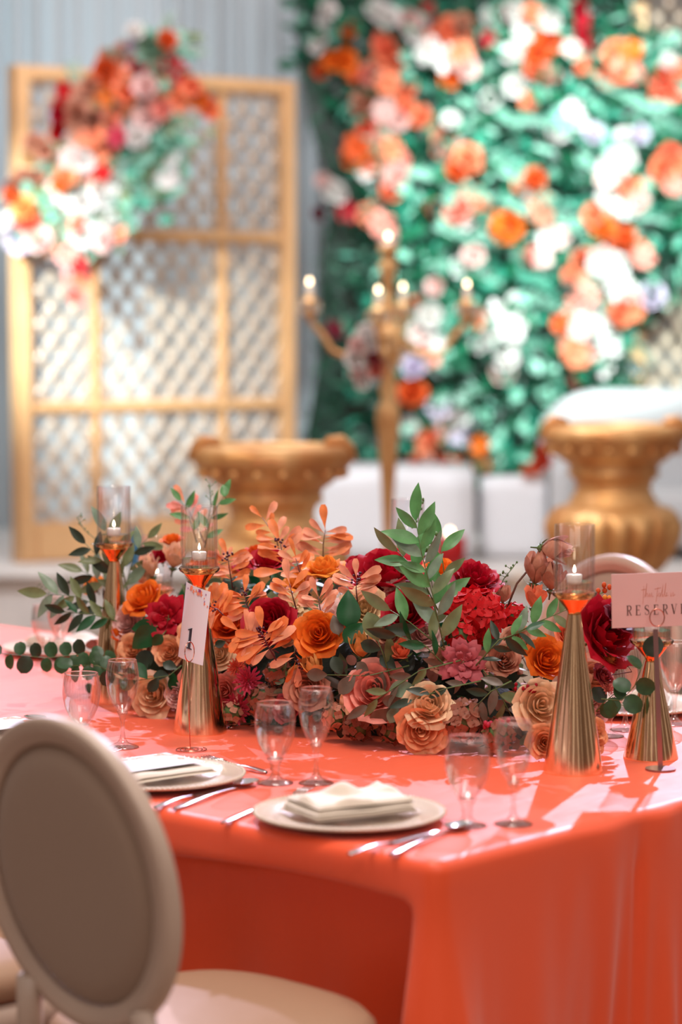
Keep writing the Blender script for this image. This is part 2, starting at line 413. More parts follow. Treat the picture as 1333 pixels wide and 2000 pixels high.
def leaf_mtx(p, d, nrm, L_, wsc=1.0):
    x = Vector(d).normalized(); n = Vector(nrm); y = n.cross(x)
    if y.length < .05: y = Vector((0, 0, 1)).cross(x)
    y.normalize(); z = x.cross(y)
    m = Matrix((x*L_, y*L_*wsc, z*L_)).transposed().to_4x4(); m.translation = Vector(p); return m
def rv(a=1): return Vector((R.uniform(-a, a), R.uniform(-a, a), R.uniform(-a, a)))
def sprig(parent, name, pts, kind, cols, L_, n, ang=50, both=True, stem='stem_green', rad=.0012, fan=0, tocam=.8, end=True, wsc=1.0):
    """pts: stem polyline (world minus parent origin); leaves alternate along it; fan > 0 bunches them at the tip"""
    pts = [Vector(p) for p in pts]
    if len(pts) == 2: pts = [pts[0], pts[0].lerp(pts[1], .5)+Vector((0, 0, (pts[1]-pts[0]).length*.05)), pts[1]]
    st = MB(); st.tube(pts, [rad*1.4]+[rad]*(len(pts)-2)+[rad*.6], 5); o0 = pts[0].copy()
    so = obj(name, st, stem, parent)
    tot = len(pts)-1
    def at(t):
        k = min(tot-1, int(t*tot)); return pts[k].lerp(pts[k+1], t*tot-k), (pts[k+1]-pts[k]).normalized()
    N_ = Vector((0, -1, .25))
    for i in range(n):
        t = (fan+(1-fan)*(i+1)/(n+.2)) ; p, d = at(min(.999, t))
        side = 1 if i % 2 else -1
        y = N_.cross(d); y.normalize()
        a = radians(ang*R.uniform(.75, 1.25))*side
        if end and i == n-1: a *= .15
        dd = d*cos(a)+y*sin(a)+rv(.16)
        nr = (N_*tocam+rv(.55)).normalized()
        Lk = L_*R.uniform(.78, 1.15)
        if (p+dd*Lk).z < .012: dd.z = (.012-p.z)/Lk
        p.z = max(p.z, .008)
        obj('leaf', leafm(kind, R.choice(cols)), None, so, mtx=leaf_mtx(p, dd, nr, Lk, wsc))
    return so

# ------------------------------------------------------------------ table and cloth
t = thing('banquet_table', 'long rectangular banquet table hidden under the coral cloth', 'table', tb(0, 0, 0), TA)
LV, LU = 3.1, 1.55
b = MB(); b.box((.02, .02, .70), (LU-.02, LV-.02, .742)); obj('tabletop', b, 'wood', t, smooth=False)
for (x, y) in ((.2, .25), (LU-.2, .25), (.2, LV-.25), (LU-.2, LV-.25)):
    b = MB(); b.tube([(x, y, 0), (x, y, .70)], .018, 10); obj('leg', b, 'steel', t)
c = MB()
rc = .035                        # plan corner radius
peri = []
def addp(u, v, nu_, nv_, side, s_): peri.append((u, v, nu_, nv_, side, s_))
def seg(n, fn): [fn(i/n) for i in range(n)]
seg(260, lambda t_: addp(rc+(LU-2*rc)*t_, 0, 0, -1, 'R', rc+(LU-2*rc)*t_))
seg(8, lambda t_: addp(LU-rc+rc*sin(t_*pi/2), rc-rc*cos(t_*pi/2), sin(t_*pi/2), -cos(t_*pi/2), 'c', 0))
seg(160, lambda t_: addp(LU, rc+(LV-2*rc)*t_, 1, 0, 'B', t_))
seg(8, lambda t_: addp(LU-rc+rc*cos(t_*pi/2), LV-rc+rc*sin(t_*pi/2), cos(t_*pi/2), sin(t_*pi/2), 'c', 0))
seg(80, lambda t_: addp(LU-rc-(LU-2*rc)*t_, LV, 0, 1, 'L', t_))
seg(8, lambda t_: addp(rc-rc*sin(t_*pi/2), LV-rc+rc*cos(t_*pi/2), -sin(t_*pi/2), cos(t_*pi/2), 'c', 0))
seg(400, lambda t_: addp(0, LV-rc-(LV-2*rc)*t_, -1, 0, 'F', LV-rc-(LV-2*rc)*t_))
seg(12, lambda t_: addp(rc-rc*cos(t_*pi/2), rc-rc*sin(t_*pi/2), -cos(t_*pi/2), -sin(t_*pi/2), 'k', 0))
def ss(a, b_, x): x = max(0, min(1, (x-a)/(b_-a))); return x*x*(3-2*x)
NP = len(peri)
levels = [('top', .034), ('top', .028)] + [('arc', a) for a in (.0, .25, .5, .75, 1.0)] + [('side', d) for d in (.03, .045, .058, .066, .074, .084, .10, .13, .17, .22, .28, .35, .42, .50, .58, .66, .735)]
for (kind, val) in levels:
    for (u, v, nu_, nv_, side, s_) in peri:
        rr = .022
        wig = 0
        if side == 'R': wig = .004*ss(.25, .5, s_)*sin(s_*34+1.3*sin(s_*9))
        if kind == 'top': off = -val; z = 0
        elif kind == 'arc': off = -rr+rr*sin(val*pi/2)+wig*val; z = -rr+rr*cos(val*pi/2)
        else:
            d = val; z = -rr-d; off = wig
            if side == 'F' or side == 'k':
                k = ss(.045, .10, v if side == 'F' else 0)
                dip = ss(.048, .082, d+.012*sin(v*5.5))
                off += -.12*k*dip*(1-.25*ss(.2, .7, d)) + (.014*sin(v*21+sin(v*8))*ss(.1, .5, d))*k
                off += (1-k)*.045*ss(.02, .4, d) + .004*sin(v*30)*ss(.05, .3, d)
            elif side == 'R':
                g = ss(.02, .5, d); fade = ss(.02, .10, s_)
                off += .035*g*(1-ss(.05, .16, s_))
                off += fade*g*.020*sin(s_*9.5+.6)+g*(.022*math.exp(-((s_-.035)/.022)**2)-.018*math.exp(-((s_-.10)/.03)**2)+.012*sin(s_*27+.4))+g*ss(.30, .50, s_)*(.022*sin(s_*36+2*sin(s_*7))+.008*sin(s_*83))
                off += .004*ss(0, .15, d)*sin(s_*58)*ss(.2, .45, s_)
                off += -.012*math.exp(-((s_-.55)/.012)**2)*ss(0, .1, d)   # pinched crease
            elif side in ('B', 'L'):
                off += .02*sin(s_*60)*ss(.03, .5, d)
            if side == 'c': off += .03*ss(.03, .4, d)
        c.v.append((u+nu_*off, v+nv_*off, TZ+z))
NL = len(levels)
for i in range(NL-1):
    for k in range(NP):
        k2 = (k+1) % NP; c.f.append((i*NP+k, (i+1)*NP+k, (i+1)*NP+k2, i*NP+k2))
c.f.append(tuple(range(NP)))
cl = obj('tablecloth', c, 'cloth'); cl.data.polygons[len(c.f)-1].use_smooth = False; cl.location = tb(0, 0, 0); cl.rotation_euler = (0, 0, TA)
tag(cl, 'coral orange satin tablecloth draped over the long banquet table', 'tablecloth')
# darker lower front of the cloth is only its own shade; nothing painted

# ------------------------------------------------------------------ chairs
def make_chair(label, loc, rz, group='oval back chairs around the table'):
    t = thing('dining_chair', label, 'chair', loc, rz, group)      # faces +x, origin under the seat centre
    # seat
    s = MB()
    def so(a, b, z0=.455, h=.055):
        th = a*2*pi; x = .235*math.copysign(abs(cos(th))**.72, cos(th)); y = (.235+.02*cos(th))*math.copysign(abs(sin(th))**.72, sin(th))
        k = [(.0, .0), (.6, 0), (.96, .0), (1.0, .25), (1.0, .65), (.94, .93), (.8, 1.12), (.5, 1.28), (.0, 1.34)][round(b*8)]
        return (x*k[0], y*k[0], z0+h*k[1])
    s.grid(so, 40, 8, True); obj('seat', s, 'seat_vinyl', t)
    s = MB(); s.grid(lambda a, b: (lambda th, k: (.232*math.copysign(abs(cos(th))**.72, cos(th))*k[0], (.232+.02*cos(th))*math.copysign(abs(sin(th))**.72, sin(th))*k[0], .385+k[1]))(a*2*pi, [(.85, 0), (1, 0), (1.01, .03), (1.01, .058), (.9, .064)][round(b*4)]), 40, 4, True)
    obj('seat_rail', s, 'chair_paint', t)
    # oval back, leaning away from the seat
    ax, az, zc, lean = .228, .243, .768, .15
    def bp(th, ra, th_, y_off=0):   # ra radial offset, th_ thickness offset
        y = (ax+ra)*sin(th); zz = (az+ra)*cos(th)
        x = -.245-lean*(zz+.12)-.04*(1-(y/ax)**2)*0+th_
        return (x, y, zc+zz)
    sec = [(.0, .012), (-.005, .016), (-.024, .016), (-.027, .012), (-.038, .012), (-.040, .008), (-.040, -.008), (-.038, -.012), (-.027, -.012), (-.024, -.016), (-.005, -.016), (0, -.012), (.002, 0)]
    s = MB(); s.grid(lambda a, b: bp(a*2*pi, *sec[round(b*len(sec)) % len(sec)]), 72, len(sec), True); obj('backrest_frame', s, 'chair_paint', t)
    s = MB()
    for sg in (1, -1):
        s.grid(lambda a, b, sg=sg: (lambda k, th: (bp(0, 0, 0)[0]*0 + (-.245-lean*((az-.040)*k*cos(th)+.12))+sg*(.004+.017*(1-k**5)**.5 if k < 1 else .0), (ax-.040)*k*sin(th), zc+(az-.040)*k*cos(th)))(b, a*2*pi), 56, 10, True)
    obj('backrest_pad', s, 'chair_fabric', t)
    # rear legs run up to the oval
    for sg in (1, -1):
        s = MB(); pts = [(-.30, sg*.20, 0), (-.255, sg*.185, .2), (-.232, sg*.172, .42), (-.238, sg*.150, .50), (-.250, sg*.135, .585)]
        s.tube(pts, [.014, .018, .022, .021, .020], 10); obj('leg', s, 'chair_paint', t)
        s = MB(); s.lathe([(.010, 0), (.014, .02), (.012, .03), (.021, .34), (.024, .345), (.018, .36), (.026, .37), (.026, .385)], (.19, sg*.185, 0), 14, mod=lambda a, r, z: 1+.05*cos(8*a)*(1 if z < .34 else 0)); obj('leg', s, 'chair_paint', t)
    return t
def chair_at(u, v, label, rz=TA, twist=0):
    p = tb(u, v, 0); return (p, rz+twist, label)
p, rz, lb = chair_at(-.225, .285, 'nearest oval back chair, its padded back towards us at the left edge')
ch0 = make_chair(lb, p, rz+radians(-3))
for u, v, lb, rr in ((-.24, .93, 'cream chair behind the nearest one, only its seat showing at the left edge', TA),
                     (1.88, 1.24, 'pale oval back chair across the table behind the right tall candle holder', TA+pi),
                     (1.84, .60, 'pale oval back chair across the table at the right edge behind the reserved sign', TA+pi)):
    p = tb(u, v, 0); dup(ch0, p, rr, lb, 'oval back chairs around the table')

# ------------------------------------------------------------------ place settings
def make_plate(label, loc):
    t = thing('charger_plate', label, 'plate', loc, 0, 'glass charger plates on the table')
    s = MB(); s.lathe([(.0001, .004), (.09, .004), (.102, .006), (.118, .013), (.150, .0175), (.162, .0185), (.1645, .017), (.1625, .0145), (.150, .011), (.115, .004), (.09, .0), (.0001, 0)], n=96, cap=False)
    obj('plate_body', s, 'plate', t)
    s = MB()
    for k in range(110):
        a = 2*pi*k/110; s.ball((.1625*cos(a), .1625*sin(a), .0172), .0036, 6, 4)
    obj('beaded_rim', s, 'plate', t, kind='stuff'); return t
pl_pos = [at_z(683, 1583, TZ+.018), at_z(306, 1509, TZ+.018), at_z(-12, 1444, TZ+.018), at_z(1228, 1372, TZ+.018), at_z(130, 1262, TZ+.018)]
pl_lab = ['front beaded glass charger plate with a white folded napkin, nearest the table corner', 'beaded glass charger plate behind the near chair with a printed menu on its napkin',
          'charger plate cut by the left edge of the frame beside a spoon', 'charger plate across the table behind the right tall candle holder', 'charger plate at the far left behind the two far glasses']
zt = Vector((0, 0, .001))
pl0 = make_plate(pl_lab[0], Vector((pl_pos[0].x, pl_pos[0].y, TZ+.0005)))
for q_, lb in zip(pl_pos[1:], pl_lab[1:]): dup(pl0, Vector((q_.x, q_.y, TZ+.0005)), 0, lb, 'glass charger plates on the table')
def napkin(name_lab, c, rz, w, d, layers=4, bunch=.012, seed=1, hh=.0045):
    t = thing('napkin', name_lab, 'napkin', c, rz, 'cream napkins folded on the plates')
    for L_ in range(layers):
        s = MB(); q = random.Random(seed*10+L_); ox, oy = q.uniform(-.004, .004), q.uniform(-.004, .004); shrink = 1-.02*L_
        topl = L_ == layers-1
        def hz(x, y):
            b_ = noise.noise(Vector((x*14+seed, y*16, seed+L_*(.2 if not topl else .3))))
            ed = 1-max(abs(x)/(w/2), abs(y)/(d/2))**4
            return L_*hh + (bunch*(max(0, b_)*1.6+.2) if topl else .002*b_)*max(0, ed)**.5+.0015*b_
        for side in (0, 1):
            s.grid(lambda a, b, side=side: (ox+(a-.5)*w*shrink, oy+(b-.5)*d*shrink, hz((a-.5)*w, (b-.5)*d)+(hh*.82*(1-max(abs(2*a-1), abs(2*b-1))**14) if side else 0)), 36, 36)
        obj('napkin_fold', s, 'napkin', t)
    return t
P1 = Vector((pl_pos[0].x, pl_pos[0].y, 0)); P2 = Vector((pl_pos[1].x, pl_pos[1].y, 0))
napkin('cream napkin loosely folded in layers on the front charger plate', Vector((P1.x+.002, P1.y+.005, TZ+.019)), radians(28), .20, .135, 5, .020, 3)
napkin('cream napkin under the printed menu on the plate behind the near chair', Vector((P2.x-.01, P2.y+.0, TZ+.019)), radians(40), .205, .15, 2, .003, 5, .006)
napkin('cream napkin on the charger plate cut by the left frame edge', Vector((pl_pos[2].x, pl_pos[2].y, TZ+.019)), radians(40), .20, .14, 3, .006, 7)
napkin('cream napkin on the charger plate across the table at right', Vector((pl_pos[3].x, pl_pos[3].y, TZ+.019)), radians(-10), .19, .14, 3, .024, 8)
napkin('cream napkin on the charger plate at the far left', Vector((pl_pos[4].x, pl_pos[4].y, TZ+.019)), radians(50), .18, .14, 3, .020, 9)
# menu card with printed blossoms on plate two and plate three
def menu(lb, c, rz):
    t = thing('menu_card', lb, 'card', c, rz, 'printed menu cards on the napkins')
    s = MB(); s.box((-.09, -.06, 0), (.09, .06, .0012)); obj('card', s, 'paper', t, smooth=False)
    q = random.Random(4)
    for k in range(9):
        s = MB(); cx, cy = (q.uniform(-.02, .08), .050+q.uniform(-.008, .004)) if k < 5 else (.078+q.uniform(-.008, .006), q.uniform(-.02, .045))
        for m_ in range(5):
            a = m_*1.256+k; s.lathe([(.0001, .0003), (.0042, .0002)], (cx+.005*cos(a), cy+.005*sin(a), .0012), 8, False)
        obj('printed_blossom', s, 'print_peach', t, smooth=False)
menu('white menu card with peach printed blossoms on the plate behind the near chair', Vector((P2.x-.02, P2.y+.0, TZ+.036)), radians(40))
menu('white menu card with peach printed blossoms on the plate at the left frame edge', Vector((pl_pos[2].x, pl_pos[2].y, TZ+.047)), radians(40))

# cutlery
def cut_root(name, lb, cat, p0, p1, group='steel cutlery beside the plates'):
    p0 = Vector((p0.x, p0.y, 0)); p1 = Vector((p1.x, p1.y, 0)); d = p1-p0
    t = thing(name, lb, cat, Vector((p0.x, p0.y, TZ)), math.atan2(d.y, d.x), group); return t, d.length
def handle(t, L_, w=.0085):
    s = MB()
    prof = [(0, .35), (.03, .75), (.12, 1), (.35, .8), (.7, .42), (1, .35)]
    def hf(a, b):
        k = b*5; i = min(4, int(k)); f_ = k-i; x = prof[i][0]+(prof[i+1][0]-prof[i][0])*f_; ww = prof[i][1]+(prof[i+1][1]-prof[i][1])*f_
        th = a*2*pi; return (x*L_, w*ww*cos(th), .0035+.0022*sin(th)+.006*sin(pi*x)*.6)
    s.grid(hf, 12, 24, True); obj('handle', s, 'steel', t)
def spoon(lb, p0, p1):
    t, L_ = cut_root('spoon', lb, 'spoon', p0, p1); bl = .065; handle(t, L_-bl)
    s = MB()
    for sg, k_ in ((0, 1), (1, 1)):
        s.grid(lambda a, b, sg=sg: (lambda th, r: (L_-bl*.5+bl*.52*r*cos(th), .021*r*sin(th)*(1+.12*cos(th)), .011-.0075*(1-r*r)-sg*.0012*(1-r**8)))(a*2*pi, b), 28, 8, True)
    obj('spoon_bowl', s, 'steel', t)
def knife(lb, p0, p1):
    t, L_ = cut_root('knife', lb, 'knife', p0, p1); handle(t, L_*.48, .008)
    s = MB(); s.grid(lambda a, b: (L_*(.46+.54*b), (-.006+.016*a*(1 if b < .75 else max(.15, 1-(b-.75)*3.2)))-.003, .0045+.0012*sin(a*pi)), 4, 16)
    s.grid(lambda a, b: (L_*(.46+.54*b), (-.006+.016*a*(1 if b < .75 else max(.15, 1-(b-.75)*3.2)))-.003, .0045-.0012*sin(a*pi)), 4, 16)
    obj('blade', s, 'steel', t)
def fork(lb, p0, p1):
    t, L_ = cut_root('fork', lb, 'fork', p0, p1); handle(t, L_-.07, .008)
    s = MB(); s.grid(lambda a, b: (L_-.072+.03*b, (a-.5)*.024*sin(min(1, b*1.2+.2)*pi/2), .005+.004*b), 4, 6); obj('fork_head', s, 'steel', t)
    for k in range(4):
        y = -.0095+k*.0063; s = MB(); s.tube([(L_-.045, y, .009), (L_-.02, y, .0095), (L_, y, .012)], [.0016, .0014, .0008], 6); obj('tine', s, 'steel', t)
zz = TZ+.004
knife('steel table knife in front of the front plate, nearest the table edge', at_z(682, 1668, zz), at_z(850, 1622, zz))
spoon('steel spoon in front of the front plate with its bowl by the glasses', at_z(763, 1668, zz), at_z(912, 1610, zz))
fork('steel fork left of the front plate, tines beyond it', at_z(434, 1606, zz), at_z(612, 1541, zz))
knife('steel knife beside the plate behind the near chair', at_z(304, 1576, zz), at_z(460, 1530, zz))
spoon('steel spoon beside the plate behind the near chair, bowl to the right', at_z(340, 1579, zz), at_z(497, 1527, zz))
fork('steel fork behind the near chair, only tines above the plate', at_z(64, 1518, zz), at_z(238, 1466, zz))
fork('small steel fork lying right of the plate behind the near chair', at_z(521, 1508, zz), at_z(400, 1484, zz))
spoon('steel spoon at the left frame edge with only its bowl showing', at_z(178, 1436, zz), at_z(56, 1402, zz))
knife('dull steel knife lying by the mid-left golden cone under the flowers', at_z(447, 1421, zz), at_z(528, 1410, zz))

# glassware
def glass_root(kind, lb, px, py):
    p = at_z(px, py, TZ); p.z = TZ
    return thing(kind, lb, 'glass', p, 0, 'clear stemmed glasses on the table')
def goblet(lb, px, py):
    t = glass_root('water_goblet', lb, px, py)
    s = MB(); s.lathe([(.004, .042), (.014, .046), (.024, .060), (.033, .080), (.0375, .100), (.0385, .115), (.0365, .135), (.0335, .150), (.0328, .1505), (.0325, .149), (.0357, .134), (.0377, .115), (.0366, .100), (.032, .080), (.022, .061), (.011, .0475), (.0001, .045)], n=40, cap=False); obj('bowl', s, 'glass', t)
    s = MB(); s.lathe([(.0001, .0), (.0335, .0), (.0340, .0015), (.030, .0035), (.015, .008), (.009, .014), (.0075, .022), (.010, .027), (.0085, .033), (.014, .043), (.016, .0465), (.008, .0455), (.0001, .044)], n=28, cap=False); obj('foot', s, 'foot_glass', t)
    s = MB(); s.tube([(.0331*cos(a*.157), .0331*sin(a*.157), .1502) for a in range(40)], .0011, 6, True); obj('rim', s, 'stem_glass', t); return t
def wine(lb, px, py):
    t = glass_root('wine_glass', lb, px, py)
    s = MB(); s.lathe([(.004, .068), (.010, .073), (.020, .088), (.028, .108), (.0325, .130), (.0335, .145), (.0315, .163), (.0285, .1765), (.028, .177), (.0277, .1755), (.0307, .163), (.0327, .145), (.0316, .130), (.027, .108), (.018, .089), (.007, .0745), (.0001, .072)], n=40, cap=False); obj('bowl', s, 'glass', t)
    s = MB(); s.lathe([(.0001, .0), (.0325, .0), (.0330, .0015), (.028, .004), (.012, .010), (.006, .018), (.0038, .034), (.0042, .052), (.0075, .064), (.0115, .073), (.006, .0735), (.0001, .0725)], n=28, cap=False); obj('foot', s, 'foot_glass', t)
    s = MB(); s.tube([(.0283*cos(a*.157), .0283*sin(a*.157), .1767) for a in range(40)], .0011, 6, True); obj('rim', s, 'stem_glass', t); return t
goblet('water goblet right of the front plate, nearest us', 913, 1613); wine('tall wine glass right of the nearest water goblet', 1003, 1610)
goblet('water goblet between the two front plates, left of a wine glass', 538, 1530); wine('wine glass behind the fork of the front plate', 618, 1530)
goblet('water goblet behind the near chair top, at the left', 160, 1460); wine('wine glass left of the mid-left golden cone', 240, 1460)
wine('wine glass at the far left behind the round leaved branch', 119, 1304); goblet('water goblet at the far left edge of the far pair', 92, 1298)
wine('wine glass across the table under the round leaves at right', 1222, 1426); goblet('water goblet across the table behind the right tall candle holder', 1188, 1438)
wine('wine glass across the table at the right edge of the frame', 1318, 1415)

# ------------------------------------------------------------------ candle holders
def candle(lb, p, H, rb, group='golden cone candle holders along the centrepiece'):
    t = thing('candle_holder', lb, 'candle holder', p, R.uniform(0, 1), group)
    k = H
    s = MB(); s.lathe([(.0001, 0), (rb, 0), (rb, .003), (.0125, k)], n=64, cap=False); sharp(obj('cone', s, 'gold', t))
    s = MB(); s.lathe([(.0125, k-.001), (.0115, k+.003), (.016, k+.010), (.031, k+.029), (.033, k+.032), (.020, k+.033), (.0001, k+.033)], n=40, cap=False); obj('funnel', s, 'dish_gold', t)
    s = MB(); s.lathe([(.0335, k+.031), (.041, k+.036), (.043, k+.041), (.041, k+.044), (.0385, k+.043), (.030, k+.037), (.0001, k+.036)], n=48, cap=False)
    obj('glass_dish', s, 'stem_glass', t)
    zb = k+.042; z1 = zb+.128
    s = MB(); s.lathe([(.0385, zb), (.0385, z1), (.0375, z1+.0008), (.0362, z1), (.0362, zb)], n=56, cap=False); obj('hurricane_shade', s, 'hglass', t)
    s = MB(); s.lathe([(.0001, zb+.001), (.0355, zb+.001), (.0355, zb+.020), (.0001, zb+.020)], n=40, cap=False); sharp(obj('water', s, 'water', t))
    ft = obj('floating_candle', (lambda m_: (m_.lathe([(.0001, zb+.016), (.011, zb+.016), (.014, zb+.020), (.015, zb+.032), (.0135, zb+.034), (.0001, zb+.0335)], n=28, cap=False), m_)[1])(MB()), 'wax', t)
    s = MB(); s.lathe([(.0001, zb+.012), (.0155, zb+.014), (.017, zb+.034), (.0162, zb+.034)], n=28, cap=False); obj('candle_cup', s, 'hglass', ft)
    s = MB(); s.tube([(0, 0, zb+.033), (0, 0, zb+.039)], .0006, 5); obj('wick', s, 'ink', ft)
    s = MB(); s.lathe([(.0001, zb+.0375), (.0022, zb+.039), (.0028, zb+.042), (.0020, zb+.046), (.0009, zb+.049), (.0001, zb+.052)], n=14, cap=False); obj('flame', s, 'flame', ft)
    return t
def tz(px, py):
    p = at_z(px, py, TZ); p.z = TZ; return p
candle('tall golden cone candle holder right of the flowers, left of the reserved sign', tz(1120, 1507), .300, .0565)
candle('tall golden cone candle holder left of centre behind the table number', tz(391, 1430), .302, .0560)
candle('short golden cone candle holder behind the reserved sign at right', tz(1272, 1480), .190, .0535)
def cone_y(px, ytop, Y, H):       # position from the top of the glass
    p = at_y(px, ytop, Y); return Vector((p.x, p.y, TZ)), p.z-TZ-.170
p, h = cone_y(222, 950, 5.42, 0); candle('tall golden cone candle holder at the far left of the flowers', p, h, .057)
p, h = cone_y(797, 975, 5.50, 0); candle('candle holder standing behind the flowers near the middle', p, h, .057)
p, h = cone_y(306, 1046, 5.75, 0); candle('candle holder behind the flowers, only its glass rim showing left', p, h, .055)

# ------------------------------------------------------------------ card with the number 1 on a wire stand
t = thing('table_number', 'white table number card reading 1 in a rose gold wire stand', 'sign', tz(372, 1466))
o0 = t.location.copy()
BL = at_y(343, 1282, 4.74); BR = at_y(391, 1300, 4.825); TL = at_y(350, 1133, 4.768)
ex = (BR-BL); ey = (TL-BL); wX = ex.length; hY = ey.length; ex.normalize(); ey = (ey-ex*ey.dot(ex)).normalized(); en = ex.cross(ey)
if en.y > 0: en = -en
def on_card(x, y, n=0, curl=0): return BL+ex*(x*wX)+ey*(y*hY)+en*(n+curl*((x-.5)**2)*4)-o0
s = MB()
for n_ in (0, .0006): s.grid(lambda a, b, n_=n_: on_card(a, b, n_, .006), 12, 4)
obj('card', s, 'paper', t)
def card_poly(name, polys, m_, conv):
    s = MB()
    for pl in polys:
        o_ = len(s.v)
        for (x, y) in pl: s.v.append(tuple(conv(x, y)))
        s.f.append(tuple(range(o_, o_+len(pl))))
    return obj(name, s, m_, t, smooth=False)
cv = lambda x, y: on_card(x, y, .0016, .006)
card_poly('number_print', [[(.41, .165), (.51, .165), (.51, .42), (.41, .42)], [(.34, .155), (.58, .155), (.56, .172), (.36, .172)], [(.51, .42), (.51, .445), (.34, .405), (.34, .392), (.41, .40), (.41, .39)]], 'ink', cv)
q = random.Random(3)
for k in range(20):
    s = MB(); x = q.uniform(.03, .97); y = .965-q.uniform(0, .05)-(.16*max(0, x-.75)/.25*q.random()*2); r_ = q.uniform(.002, .006)
    pc = cv(x, y)
    ring = [pc+ex*(r_*(.7+.3*cos(5*a))*cos(a))+ey*(r_*(.7+.3*cos(5*a))*sin(a)) for a in [i*2*pi/20 for i in range(20)]]
    s.add(ring, [tuple(range(20))]); obj('printed_blossom', s, 'print_plum' if k % 4 == 1 else 'print_peach', t, smooth=False)
# wire: spiral base, stem, oval clip loop
s = MB(); pts = []
for i in range(90):
    a = i*.22; r_ = .008+.0255*i/90; pts.append((r_*cos(a), r_*sin(a), .0022))
s.tube(pts, .0011, 6); obj('spiral_base', s, 'rose_gold', t)
lc = at_y(366, 1290, 4.772)-o0
s = MB(); s.tube([(0, 0, .002), Vector((lc.x*.5, lc.y*.5, lc.z*.5)), lc], .0009, 6); obj('stem', s, 'rose_gold', t)
s = MB(); cc = at_y(367, 1273, 4.755)-o0
s.tube([cc+ex*(.0185*cos(a*.209))+ey*(.0195*sin(a*.209))+en*.004 for a in range(30)], .0011, 6, True); obj('clip_loop', s, 'rose_gold', t)

# ------------------------------------------------------------------ reserved sign
t = thing('reserved_sign', 'blush card reading this table is RESERVED on a flat metal stand', 'sign', tz(1291, 1504))
o0 = t.location.copy(); Y0 = o0.y
BL = at_y(1196, 1227, Y0-.012); BR = at_y(1388, 1220, Y0+.012); TL = at_y(1190, 1122, Y0-.014)
ex = BR-BL; ey = TL-BL; wX = ex.length; hY = ey.length; ex.normalize(); ey = (ey-ex*ey.dot(ex)).normalized(); en = ex.cross(ey)
if en.y > 0: en = -en
def oc(x, y, n=0): return BL+ex*(x*wX)+ey*(y*hY)+en*n-o0
s = MB()
vs = [oc(x, y, n_) for n_ in (-.0007, .0007) for (x, y) in ((0, 0), (1, 0), (1, 1), (0, 1))]
s.add(vs, [(0, 1, 2, 3), (7, 6, 5, 4), (0, 4, 5, 1), (1, 5, 6, 2), (2, 6, 7, 3), (3, 7, 4, 0)]); obj('card', s, 'blush', t, smooth=False)
def stroke(s, pts, w, conv):
    """pts 2-D polyline with per-point widths"""
    o_ = len(s.v); n_ = len(pts)
    for i, (x, y) in enumerate(pts):
        a = Vector(pts[max(0, i-1)]); b_ = Vector(pts[min(n_-1, i+1)]); d = (b_-a); d = d.normalized() if d.length > 0 else Vector((1, 0))
        nx, ny = -d.y, d.x; ww = w[i] if isinstance(w, (list, tuple)) else w
        s.v.append(tuple(conv(x+nx*ww/2, y+ny*ww/2))); s.v.append(tuple(conv(x-nx*ww/2, y-ny*ww/2)))
    for i in range(n_-1): s.f.append((o_+2*i, o_+2*i+1, o_+2*i+3, o_+2*i+2))
def arc(cx, cy, rx, ry, a0, a1, n_=12): return [(cx+rx*cos(radians(a0+(a1-a0)*i/n_)), cy+ry*sin(radians(a0+(a1-a0)*i/n_))) for i in range(n_+1)]
TH, HN = .15, .05
def glyph(s, ch, conv):
    st = lambda p_, w_=HN: stroke(s, p_, w_, conv)
    def serif(x, y, l=.14): st([(x-l, y), (x+l, y)], .035)
    if ch == 'E':
        st([(.18, 0), (.18, 1)], TH); st([(.04, .98), (.62, .98)]); st([(.04, .02), (.66, .02)]); st([(.2, .52), (.48, .52)]); st([(.62, 1), (.62, .78)], .04); st([(.66, 0), (.66, .24)], .04); st([(.48, .62), (.48, .42)], .04)
    elif ch == 'R':
        st([(.18, 0), (.18, 1)], TH); serif(.18, .02); st([(.04, .98), (.4, .98)]); a_ = arc(.38, .74, .24, .24, 90, -90); st(a_, [HN+.09*sin(pi*i/12) for i in range(13)]); st([(.18, .5), (.4, .5)])
        st([(.36, .5), (.54, .18), (.62, .03), (.74, .02)], [.1, .13, .1, .04])
    elif ch == 'S':
        a_ = arc(.34, .76, .22, .22, 30, 210, 10)+arc(.36, .26, .24, .24, 60, -150, 12)[0:]
        st(a_, [.04+.10*sin(pi*min(1, max(0, (i-4)/14))) for i in range(len(a_))]); st([(.54, .95), (.54, .72)], .04); st([(.12, .05), (.12, .3)], .04)
    elif ch == 'V':
        st([(.1, 1), (.38, 0)], TH); st([(.66, 1), (.38, 0)], .045); serif(.1, .98, .13); serif(.66, .98, .11)
    elif ch == 'D':
        st([(.18, 0), (.18, 1)], TH); st([(.04, .98), (.3, .98)]); st([(.04, .02), (.3, .02)]); a_ = arc(.3, .5, .38, .48, 90, -90, 16); st(a_, [HN+.10*sin(pi*i/16) for i in range(17)])
word = 'RESERVED'
for i, ch in enumerate(word):
    s = MB(); x0 = .145+i*.0915
    glyph(s, ch, lambda x, y, x0=x0: oc(x0+x*.078, .225+y*.185, .0013)); obj('printed_letter', s, 'brown_ink', t, smooth=False)
